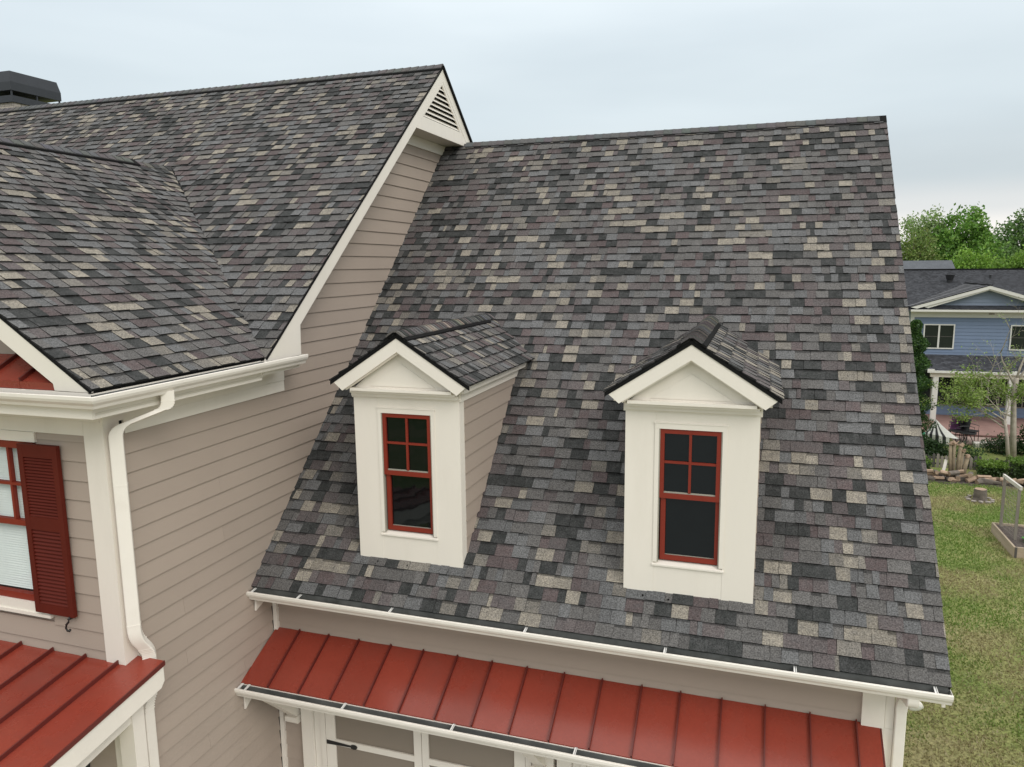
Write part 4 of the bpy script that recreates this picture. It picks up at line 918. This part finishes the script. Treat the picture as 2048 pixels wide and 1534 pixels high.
# little roof strip below the gable, gutter, frieze
roofgrid('eave_shingles', (11.95, YB-.40, 1.47), (7.4, 0, 0), (0, .40, .17), 60, 3, (.05, .053, .06), nb)
MB().box(11.86, 19.5, YB-.50, YB-.40, 1.375, 1.465).build('gutter', 'white_trim', nb)
MB().box(11.95, 19.5, YB-.40, YB-.02, 1.34, 1.374).build('soffit', 'white_trim', nb)
MB().box(11.95, 19.5, YB-.045, YB-.001, 1.10, 1.34).build('frieze_board', 'white_trim', nb)
MB().box(11.95, 12.10, YB-.046, YB-.001, -.62, 1.099).build('corner_board', 'white_trim', nb)
MB().box(15.0, 15.22, YB-.052, YB-.046, 1.24, 1.30).build('vent', 'wood_grey', nb)
def nwin(x0, x1, z0, z1, nsash):
    m = MB(); y = YB-.06; t = .05
    for p in ((x0, x1, y, YB+.001, z1-t, z1), (x0, x1, y, YB+.001, z0, z0+t), (x0, x0+t, y+.001, YB+.001, z0+t, z1-t), (x1-t, x1, y+.001, YB+.001, z0+t, z1-t)): m.box(*p)
    if nsash == 2: xm = (x0+x1)/2; m.box(xm-.035, xm+.035, y+.001, YB+.001, z0+t, z1-t)
    wn = m.build('window', 'white_trim', nb)
    spans = ((x0+t, (x0+x1)/2-.035), ((x0+x1)/2+.035, x1-t)) if nsash == 2 else ((x0+t, x1-t),)
    for a, b_ in spans:
        zm = (z0+z1)/2; MB().box(a, b_, y+.015, y+.03, zm-.012, zm+.012).build('meeting_rail', 'wood_dark', wn)
        for c, d_ in ((z0+t, zm-.012), (zm+.012, z1-t)):
            mm = MB(); mm.add([(a, y+.025, c), (b_, y+.025, c), (b_, y+.025, d_), (a, y+.025, d_)], [(0,1,2,3)]); mm.build('pane', 'glass_far', wn)
nwin(12.50, 13.74, -.31, .80, 2); nwin(15.88, 17.1, -.31, .80, 2)
# porch: lean-to roof, gutter, columns, screen wall, knee wall
MB().prism([(12.2, YB, -.60), (12.2, 29.35, -1.12), (12.2, 29.35, -1.16), (12.2, YB, -.66)], (7.3, 0, 0)).build('porch_roof', 'deck', nb)
roofgrid('shingle_field', (12.15, 29.30, -1.10), (7.4, 0, 0), (0, YB-29.30, .53), 80, 13, (.095, .099, .112), nb.children[-1])
MB().box(12.45, 19.5, 29.20, 29.30, -1.17, -1.08).build('gutter', 'white_trim', nb)
MB().box(12.45, 12.72, 29.22, 29.32, -1.079, -1.02).build('gutter_box', 'white_trim', nb); MB().box(15.6, 15.8, 29.22, 29.32, -1.079, -1.02).build('gutter_box', 'white_trim', nb)
MB().box(12.6, 19.4, 29.32, 29.5, -1.36, -1.17).build('porch_beam', 'soffit', nb)
for cx in (12.72, 15.55, 18.4): MB().box(cx, cx+.2, 29.33, 29.53, G, -1.361).build('column', 'white_trim', nb)
MB().box(12.2, 19.5, YB-.03, YB+.001, -2.85, -.66).build('screen', 'glass_far', nb)
for zz_ in (-1.45, -2.86): MB().box(12.95, 19.4, YB-.07, YB-.031, zz_, zz_+.05).build('screen_rail', 'wood_grey', nb)
for xx in (12.95, 13.85, 14.75, 15.65, 16.55): MB().box(xx, xx+.045, YB-.072, YB-.032, -2.80, -1.05).build('mullion', 'wood_grey', nb)
lapwall('knee_wall', 12.2, 19.4, G, -2.86, YB-.04, .155, 'blue', nb)
# roof vent and pipe
m = MB(); m.tube([(14.15, 34.6, 2.35), (14.15, 34.6, 2.66), (14.15, 34.6, 2.70), (14.15, 34.6, 2.92), (14.15, 34.6, 2.93)], [.13, .13, .15, .21, .22], 12); m.build('roof_vent', 'iron', nb)
m = MB(); m.tube([(16.0, 35.2, 2.6), (16.0, 35.2, 2.9)], .05, 8); m.build('vent_pipe', 'iron', nb)

# --- patio, step, white wall and lattice
MB().box(11.2, 22, 26.8, 30.96, G-.05, G+.10).build('patio', 'patio', kind='structure')
MB().box(12.9, 22, 26.70, 26.80, G-.05, G+.104).build('patio_step', 'dark_step', kind='structure')
MB().box(12.9, 22, 25.3, 26.7, G-.05, G+.04).build('terrace', 'patio_step', kind='structure')
wl = thing('garden_wall', (14, 25, G), 'low white capped stone wall at the patio edge', 'wall')
MB().box(13.40, 13.62, 24.9, 25.25, G, -3.24).build('pier', 'stone_white', wl)
for i in range(4):
    a = 13.63+i*.27; MB().prism([(a, 24.93, -3.42), (a+.262, 24.93, -3.42), (a+.262, 24.93, -3.215), (a, 24.93, -3.215+random.uniform(-.01, .01))], (0, .3, 0)).build('stone', 'stone_white', wl)
lt = thing('lattice', (14, 24.85, G), 'dark crisscross lattice panel below the white wall', 'lattice')
for i in range(14):
    a = 13.62+i*.085
    MB().bar((a, 24.86, G+.0), (a+.30, 24.86, -3.05), .022, .006, upv=(0, 1, 0)).build('slat', 'wood_dark', lt); MB().bar((a+.30, 24.85, G), (a, 24.85, -3.05), .022, .006, upv=(0, 1, 0)).build('slat', 'wood_grey', lt)

# --- striped canopy of a tilted parasol
um = thing('parasol', (12.3, 25.5, G), 'tilted black and white striped parasol canopy with pale underside', 'parasol')
apx = Vector((12.10, 25.35, -2.46)); NR = 30; kk = 0
def rimp(t):      # rim of the tilted canopy; t = 0 points right, t = pi left
    return Vector((12.36, 25.35, -3.10))+Vector((.60, .06, -.10))*math.cos(t)+Vector((.03, .50, -.06))*math.sin(t)
for i in range(NR):
    t0, t1 = 2*math.pi*i/NR, 2*math.pi*(i+1)/NR; a, b_ = rimp(t0), rimp(t1); cmid = math.cos((t0+t1)/2); vs = []
    for q in range(5):
        f_ = q/4; sag = Vector((0, 0, -.20*f_*(1-f_))); vs += [apx.lerp(a, f_)+sag, apx.lerp(b_, f_)+sag]
    striped = cmid < .25
    mt_ = ('canvas_dark', 'canvas_pale')[i % 2] if striped else 'canvas_pale'
    m = MB(); m.add(vs, [(2*q, 2*q+2, 2*q+3, 2*q+1) for q in range(4)]); m.build('canopy_panel', mt_, um)
    if striped: m = MB(); m.add([a, b_, b_+Vector((.01, -.02, -.27)), a+Vector((.01, -.02, -.27))], [(0,1,2,3)]); m.build('valance', mt_, um)
MB().tube([(12.3, 25.5, G), (12.2, 25.55, -2.6)], .025, 8).build('pole', 'iron', um)
def chair(x, y, z, rz, matn, label, mesh_back=True):
    c = thing('patio_chair', (x, y, z), label, 'chair', 'patio chairs', local=True, rz=rz)
    MB().box(-.24, .24, -.24, .24, .40, .44).build('seat', matn, c)
    MB().prism([(-.24, .24, .46), (.24, .24, .46), (.22, .33, .92), (-.22, .33, .92)], (0, .025, 0)).build('backrest', matn, c)
    for a in (-.23, .23):
        for b_ in (-.23, .23): MB().tube([(a, b_, 0), (a*.97, b_*.97, .40)], .013, 6).build('leg', 'iron', c)
        MB().tube([(a*1.08, -.20, .40), (a*1.10, -.22, .62), (a*1.08, .0, .66), (a*1.02, .27, .64)], .014, 6).build('armrest', 'iron', c)
    return c
chair(13.05, 26.2, G+.04, R(170), 'purple', 'purple patio chair standing behind the striped parasol')
chair(13.40, 25.75, G+.04, R(60), 'iron', 'black metal patio chair right of the purple chair')
chair(12.95, 25.6, G+.04, R(-70), 'iron', 'black metal patio chair half hidden by the parasol')
tb = thing('patio_table', (13.25, 25.45, G+.0), 'low black round patio table in front of the metal chairs', 'table', local=True)
MB().tube([(0, 0, .42), (0, 0, .45)], .30, 20).build('table_top', 'iron', tb)
for a in (0, 120, 240): MB().tube([(.05*math.cos(R(a)), .05*math.sin(R(a)), .42), (.24*math.cos(R(a)), .24*math.sin(R(a)), 0)], .015, 6).build('leg', 'iron', tb)
gt = thing('watering_can', (11.66, 25.4, G), 'bright green plastic tub beside the parasol', 'tub', local=True)
MB().tube([(0, 0, 0), (0, 0, .14), (0, 0, .34), (0, 0, .36)], [.10, .13, .16, .15], 14).build('body', 'green_plastic', gt)
MB().tube([(.15, 0, .30), (.22, 0, .22), (.14, 0, .10)], .015, 6).build('handle', 'green_plastic', gt)
gt.name = 'tub'

# --- picket fence behind the wood pile
fc = thing('fence', (12, 21.4, G), 'weathered dark wooden picket fence behind the wood pile', 'fence')
x = 10.4
while x < 15.2:
    h = random.uniform(.36, .46); MB().prism([(x, 21.4, G), (x+.09, 21.4, G), (x+.09, 21.4, G+h), (x+.045, 21.4, G+h+.04), (x, 21.4, G+h)], (0, .02, 0)).build('picket', random.choice(('wood_dark', 'wood_dark', 'wood_grey')), fc); x += .125
for z in (.1, .3): MB().box(10.4, 15.2, 21.422, 21.46, G+z, G+z+.06).build('rail', 'wood_dark', fc)

# --- hedges and shrubs
def hedge(x0, x1, y0, y1, z1, label, n, tint, alt, lf=.07, rnd=.05, group='hedges along the fence', name='hedge'):
    t = thing(name, ((x0+x1)/2, (y0+y1)/2, G), label, name, group)
    P = np.random.rand(n, 3)*[x1-x0, y1-y0, z1-G]+[x0, y0, G]
    k = np.random.randint(0, 3, n); P[k == 0, 2] = z1; P[k == 1, 1] = y0; P += np.random.normal(size=P.shape)*rnd
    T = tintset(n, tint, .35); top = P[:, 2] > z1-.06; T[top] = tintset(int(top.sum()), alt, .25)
    leaves('foliage', P, np.random.uniform(.6, 1.4, n)*lf, T, t); m = MB(); m.box(x0+.08, x1-.08, y0+.08, y1-.05, G, z1-.10); m.build('branches', 'wood_dark', t); return t
hedge(12.50, 13.26, 20.5, 21.1, -3.0, 'clipped square hedge in front of the white wall', 3200, (.045, .085, .016), (.13, .22, .03))
hedge(13.42, 15.0, 20.5, 21.2, -2.86, 'clipped hedge at the right edge behind the trellis', 5200, (.045, .085, .016), (.11, .19, .03))
hedge(10.5, 11.05, 20.7, 21.2, -3.05, 'small clipped hedge beside the roof edge', 1800, (.05, .10, .02), (.13, .22, .04))
def shrub(c, r, n, label, tint, lf=.09, alt=None):
    t = thing('shrub', (c[0], c[1], G), label, 'shrub', 'shrubs by the patio'); P, _ = crown_points(c, r, n//25, 25, .09, .3, c[0], .2); P[:, 2] = np.maximum(P[:, 2], G+.02)
    leaves('foliage', P, np.random.uniform(.6, 1.4, len(P))*lf, tintset(len(P), tint, .35, alt), t); m = MB()
    for i in range(6): m.tube([(c[0], c[1], G), (c[0]+random.uniform(-.5, .5)*r[0], c[1]+random.uniform(-.5, .5)*r[1], c[2])], [.02, .008], 5)
    m.build('stems', 'bark', t); return t
shrub((11.55, 23.4, -3.22), (.85, .4, .26), 3600, 'dark green juniper shrub below the striped parasol', (.03, .065, .018), .08)
shrub((12.45, 21.9, -3.05), (.32, .3, .38), 1200, 'small dark shrub between the cut trunks and the white wall', (.03, .07, .018), .07)
shrub((14.1, 24.2, -3.15), (.7, .3, .35), 2200, 'dark shrub growing against the lattice', (.03, .07, .018), .07)
shrub((15.3, 24.0, -2.7), (.8, .6, .75), 3600, 'dense dark shrub at the right edge behind the bare tree', (.035, .075, .018), .09)

# --- conifer by the roof edge
cf = thing('conifer', (10.95, 24, G), 'tall dark green columnar conifer beside the roof edge', 'tree')
n = 26000; tt = np.random.rand(n)**.8; z = G+.1+tt*4.75; rr = .92*np.sqrt(np.clip(1-tt, 0, 1))*(.75+.25*np.sin(tt*40))+.05; ang = np.random.rand(n)*2*np.pi; rr2 = rr*np.random.uniform(.55, 1.05, n)
bul = 1+.18*np.array([noise.noise(Vector((math.cos(a)*2, math.sin(a)*2, q*1.3))) for a, q in zip(ang, z)])*2
P = np.stack([10.95+np.cos(ang)*rr2*bul, 24+np.sin(ang)*rr2*bul, z], 1)
leaves('foliage', P, np.random.uniform(.05, .12, n), tintset(n, (.035, .085, .02), .4, (.075, .15, .03), .35), cf, aspect=.35); MB().tube([(10.95, 24, G), (10.95, 24, 1.0)], [.12, .03], 8).build('trunk', 'bark', cf)

# --- bare pale tree with a few leaves, and the leafy small tree left of it
def limb(m, p, d, ln, r, lev, tips, spread=.5, upb=.12):
    n = 4; pts = [Vector(p)]; dd = Vector(d).normalized()
    for i in range(n):
        dd = (dd+Vector((random.gauss(0, .12), random.gauss(0, .12), random.gauss(0, .08)+upb*.25))).normalized(); pts.append(pts[-1]+dd*ln/n)
    m.tube(pts, [r*(1-.16*i) for i in range(n+1)], 6 if lev > 2 else 5)
    tips += pts[2:]
    if lev == 0: return
    for k_ in range(3 if lev > 1 else 4):
        i = random.choice((2, 3, 4)); a = random.uniform(0, 6.28); e = dd.orthogonal().normalized(); e = Matrix.Rotation(a, 3, dd) @ e
        limb(m, pts[i], dd*(1-spread)+e*spread+Vector((0, 0, upb)), ln*random.uniform(.5, .75), r*.5*random.uniform(.8, 1), lev-1, tips, spread, upb)
bt = thing('tree', (14.25, 23.5, G), 'slender pale barked tree nearly bare of leaves at the right edge', 'tree'); m = MB(); tips = []
m.tube([(14.25, 23.5, G), (14.17, 23.5, -2.2), (14.10, 23.5, -1.2), (14.14, 23.5, -.5)], [.115, .095, .085, .075], 9)
for (px, py, pz_), d_, ln in (((14.14, 23.5, -.5), (.12, .1, 1), 1.5), ((14.12, 23.5, -.8), (-.5, -.2, 1), 1.3), ((14.14, 23.5, -.6), (.55, .1, 1), 1.4), ((14.10, 23.5, -1.2), (-1, -.2, .55), 1.4), ((14.1, 23.5, -1.3), (.9, .2, .7), 1.2), ((14.15, 23.5, -1.9), (-1, .1, .35), 1.1)): limb(m, (px, py, pz_), d_, ln, .042, 3, tips, .55, .15)
m.build('trunk', 'bark_pale', bt, smooth=True)
sel = np.array([tuple(random.choice(tips)) for i in range(900)])+np.random.normal(size=(900, 3))*.06; leaves('crown', sel, np.random.uniform(.03, .075, 900), tintset(900, (.26, .36, .12), .3), bt)
lt_ = thing('tree', (13.35, 22.9, G), 'small leafy yellow green tree spreading in front of the blue porch', 'tree'); m = MB(); tips = []
m.tube([(13.95, 22.9, G), (13.85, 22.9, -2.6), (13.72, 22.9, -1.9)], [.07, .06, .05], 7)
for d_, ln, st in (((-1, .0, .50), 1.5, (13.75, 22.9, -1.95)), ((-1, .1, .30), 1.7, (13.8, 22.9, -2.0)), ((-.7, -.1, .9), 1.3, (13.7, 22.9, -1.8)), ((-.2, .1, 1), 1.3, (13.7, 22.9, -2.1)), ((.5, .1, .9), 1.2, (13.7, 22.9, -2.1)), ((-.9, .2, .65), 1.5, (13.72, 22.9, -2.2))): limb(m, st, d_, ln*.8, .028, 3, tips, .5, .05)
m.build('trunk', 'bark_pale', lt_, smooth=True)
nl_ = 6500; sel = np.array([tuple(random.choice(tips)) for i in range(nl_)])+np.random.normal(size=(nl_, 3))*[.10, .12, .05]
leaves('crown', sel, np.random.uniform(.04, .10, nl_), tintset(nl_, (.17, .26, .045), .35, (.25, .33, .09), .4), lt_, flat=.5)

# --- pruned multi-stem trunks, leaning plank
cm = thing('tree', (11.75, 20.3, G), 'hard pruned clump of bare tan trunks behind the wood pile', 'tree')
for x0_, x1_, z1_, r_ in ((11.60, 11.55, -2.32, .05), (11.68, 11.66, -2.30, .055), (11.80, 11.84, -2.36, .06), (11.88, 11.92, -2.55, .05), (11.98, 12.06, -2.72, .07)):
    m = MB(); m.tube([(x0_, 20.3, G), ((x0_+x1_)/2+random.uniform(-.03, .03), 20.3, (G+z1_)/2), (x1_, 20.3+random.uniform(-.05, .05), z1_)], [r_*1.1, r_, r_*.95], 8); tk = m.build('trunk', 'bark_tan', cm, smooth=True)
    m = MB(); m.tube([(x1_, 20.3, z1_), (x1_+random.uniform(-.1, .1), 20.3, z1_+.09)], [r_*1.2, r_*.8], 7); m.build('knuckle', 'cutwood', tk)
    for q in range(3): m = MB(); a = random.uniform(0, 6.28); m.tube([(x1_, 20.3, z1_-.02), (x1_+.13*math.cos(a), 20.3+.1*math.sin(a), z1_+random.uniform(.0, .12))], [.022, .014], 5); m.build('stub', 'cutwood', tk)
pk = MB(); pk.bar((11.32, 20.1, G+.05), (11.46, 20.35, -2.86), .09, .025, upv=(0, 1, 0)); pk.build('plank', 'wood_pale', label='pale grey plank leaning over the wood pile', cat='plank')

# --- firewood
lm = {}
def log_mesh(r_, ln, key, split):
    m = MB(); seg = 10; vs = []
    for e in (-ln/2, ln/2):
        for k_ in range(seg):
            t = 2*math.pi*k_/seg; q = r_*(1+.12*math.sin(3*t+key)); 
            if split and math.sin(t) > .3: q *= .55
            vs.append((e, q*math.cos(t), q*math.sin(t)))
    m.add(vs, [(k_, (k_+1) % seg, seg+(k_+1) % seg, seg+k_) for k_ in range(seg)]+[tuple(range(seg))[::-1], tuple(range(seg, 2*seg))])
    me = m.mesh('log', ('bark', 'cutwood')[split]); me.materials.append(MATS['cutwood'])
    for p in list(me.polygons)[-2:]: p.material_index = 1
    return me
logs = [log_mesh(.085, .38, i, i % 2) for i in range(6)]
for i in range(46):
    x = 10.45+i*.078+random.uniform(-.05, .05)
    if 12.12 < x < 12.28: continue
    lay = i % 3 if x < 12.2 else i % 2*.7
    o = bpy.data.objects.new('firewood_log', logs[i % 6]); COL.objects.link(o); s_ = random.uniform(.7, 1.1)
    o.location = (x, 19.75+random.uniform(-.12, .12)+(lay == 1)*.08, G+.07+lay*.10); o.rotation_euler = (random.uniform(0, 6), random.uniform(-.25, .25), random.uniform(-.6, .6)+(1.2 if i % 4 == 0 else 0)); o.scale = (s_, s_, s_)
    tag(o, 'split firewood log in the low pile along the back of the lawn' if x < 12.2 else 'split firewood log in the low row before the clipped hedges', 'log', 'firewood logs left of the hedge' if x < 12.2 else 'firewood logs before the hedges')
# bare earth strip below the wood
m = MB(); n = 40; vs = []
for i in range(n+1): x = 10.2+i*.13; vs += [(x, 19.35+.08*math.sin(i*1.3)+random.uniform(-.05, .05), G+.004), (x, 20.6, G+.004)]
m.add(vs, [(2*i, 2*i+2, 2*i+3, 2*i+1) for i in range(n)]); o = m.build('soil', 'soil', kind='structure'); recalc(o)

# --- stump with a stone ring
st = thing('tree_stump', (11.84, 17.75, G), 'cut grey tree stump standing in the lawn', 'stump')
m = MB(); seg = 18; vs = []
for z, r_ in ((0, .20), (.08, .175), (.34, .16)):
    for k_ in range(seg): t = 2*math.pi*k_/seg; q = r_*(1+.06*math.sin(4*t+1)+random.uniform(-.03, .03)); vs.append((11.84+q*math.cos(t), 17.75+q*math.sin(t), G+z))
m.add(vs, [(j*seg+k_, j*seg+(k_+1) % seg, (j+1)*seg+(k_+1) % seg, (j+1)*seg+k_) for j in range(2) for k_ in range(seg)]+[tuple(range(2*seg, 3*seg))]); m.build('bark', 'bark', st)
m = MB(); m.add([(11.84+.15*math.cos(2*math.pi*k_/seg), 17.75+.15*math.sin(2*math.pi*k_/seg), G+.344) for k_ in range(seg)], [tuple(range(seg))]); m.build('cut_face', 'cutwood', st)
rg = thing('stone_ring', (11.84, 17.75, G), 'ring of grey edging stones around the stump', 'stones')
for k_ in range(11):
    t = 2*math.pi*k_/11; m = MB(); c = Vector((11.84+.33*math.cos(t), 17.75+.33*math.sin(t), G+.02)); 
    q = [c+Vector((random.uniform(.05, .09)*math.cos(a), random.uniform(.04, .07)*math.sin(a), 0)) for a in (0, 1.2, 2.4, 3.6, 4.9)]; m.prism(q, (0, 0, random.uniform(.02, .05))); m.build('stone', 'rock', rg)

# --- raised bed, trellis and a cabbage-like plant
bx0, bx1, by0, by1, bz = 11.40, 13.4, 13.02, 14.85, -3.14
rbed = thing('raised_bed', (12, 14, G), 'weathered timber raised garden bed filled with dark soil', 'garden bed')
for (a, b_, c, d_) in ((bx0, bx0+.045, by0, by1), (bx0+.046, bx1, by0, by0+.045), (bx0+.046, bx1, by1-.045, by1), (bx1, bx1+.045, by0, by1)):
    for z0, z1 in ((G, G+.128), (G+.131, bz)): MB().box(a, b_, c, d_, z0, z1).build('board', 'wood_bed', rbed)
MB().box(bx0+.02, bx0+.07, by0-.012, by0+.0, G, bz+.004).build('corner_post', 'wood_dark', rbed)
m = MB(); n = 22; vs = []; 
for j in range(n+1):
    for i in range(n+1): vs.append((bx0+.046+(bx1-bx0-.05)*i/n, by0+.046+(by1-by0-.092)*j/n, bz-.06+random.uniform(-.025, .025)))
m.add(vs, [(j*(n+1)+i, j*(n+1)+i+1, (j+1)*(n+1)+i+1, (j+1)*(n+1)+i) for j in range(n) for i in range(n)]); m.build('soil', 'soil', rbed, smooth=True)
tr = thing('trellis', (11.6, 14.4, bz), 'wooden trellis of two posts with wire netting in the raised bed', 'trellis')
p1, p2 = Vector((11.56, 14.68, 0)), Vector((11.62, 13.75, 0)); tz = -1.88
for p in (p1, p2): MB().box(p.x-.03, p.x+.03, p.y-.03, p.y+.03, bz-.12, tz).build('post', 'wood_grey', tr)
MB().bar((p1.x, p1.y+.12, tz+.02), (p2.x, p2.y-.12, tz+.02), .05, .09).build('top_rail', 'wood_pale', tr)
m = MB()
for i in range(1, 10): q = p1.lerp(p2, i/10); m.tube([(q.x, q.y, bz-.05), (q.x, q.y, tz)], .0035, 4)
for i in range(13): z = bz+(tz-bz)*i/13; m.tube([(p1.x, p1.y, z), (p2.x, p2.y, z)], .0035, 4)
m.build('netting', 'wood_grey', tr, kind='stuff')
cb = thing('vegetable_plant', (11.98, 13.6, bz), 'leafy bright green vegetable growing in the raised bed', 'plant')
for i in range(16):
    a = i*2.4; r_ = .05+.012*i; ln = .16; m = MB(); c = Vector((11.98, 13.6, bz-.05)); dr = Vector((math.cos(a), math.sin(a), 0)); pr = Vector((-dr.y, dr.x, 0))
    pts = [c+dr*.02, c+dr*r_+pr*.06+Vector((0, 0, .12-.004*i)), c+dr*(r_+ln*.7)+Vector((0, 0, .14-.006*i)), c+dr*r_-pr*.06+Vector((0, 0, .12-.004*i))]
    m.add(pts, [(0,1,2,3)], tuple(x*random.uniform(.8, 1.2) for x in (.10, .34, .07))); m.build('leaf', 'leaf', cb)
# --- grass blades on the lawn in view
n = 150000
gx = np.random.uniform(6.9, 15.5, n); gy = np.random.uniform(-.5, 1, n)**1*0+np.random.uniform(0, 1, n)**.85*20.5-.5
kp = ~((gx > bx0-.02) & (gx < bx1+.05) & (gy > by0-.02) & (gy < by1+.02)) & (gy < 19.5) & (gx < 8.5+gy*.36); gx, gy = gx[kp], gy[kp]; n = len(gx)
pn_ = np.array([noise.fractal(Vector((a*.55, b_*.55, 0)), 1.0, 2.0, 4) for a, b_ in zip(gx, gy)])
wt = np.clip((pn_+np.random.normal(size=n)*.14+.06)*2.0+.16, 0, 1)[:, None]; gc = (np.array([.33, .29, .15])*wt+np.array([.165, .255, .05])*(1-wt))*np.random.uniform(.85, 1.13, (n, 1))
hgt = np.random.uniform(.02, .055, n); ang = np.random.rand(n)*6.283; wd = np.random.uniform(.008, .018, n); ln_ = np.random.normal(size=(n, 2))*.02
v = np.zeros((n, 3, 3)); v[:, 0] = np.stack([gx-np.cos(ang)*wd, gy-np.sin(ang)*wd, np.full(n, G)], 1); v[:, 1] = np.stack([gx+np.cos(ang)*wd, gy+np.sin(ang)*wd, np.full(n, G)], 1); v[:, 2] = np.stack([gx+ln_[:, 0], gy+ln_[:, 1], G+hgt], 1)
me = bpy.data.meshes.new('grass'); me.vertices.add(3*n); me.loops.add(3*n); me.polygons.add(n); me.vertices.foreach_set('co', v.astype(np.float32).ravel()); me.loops.foreach_set('vertex_index', np.arange(3*n, dtype=np.int32))
me.polygons.foreach_set('loop_start', np.arange(0, 3*n, 3, dtype=np.int32)); me.polygons.foreach_set('loop_total', np.full(n, 3, dtype=np.int32)); at = me.attributes.new('tint', 'FLOAT_COLOR', 'FACE'); at.data.foreach_set('color', np.c_[gc, np.ones(n)].astype(np.float32).ravel())
me.materials.append(MATS['leaf']); me.update(calc_edges=True); o = bpy.data.objects.new('grass', me); COL.objects.link(o); tag(o, 'patchy green and straw coloured lawn grass', 'grass', kind='stuff')
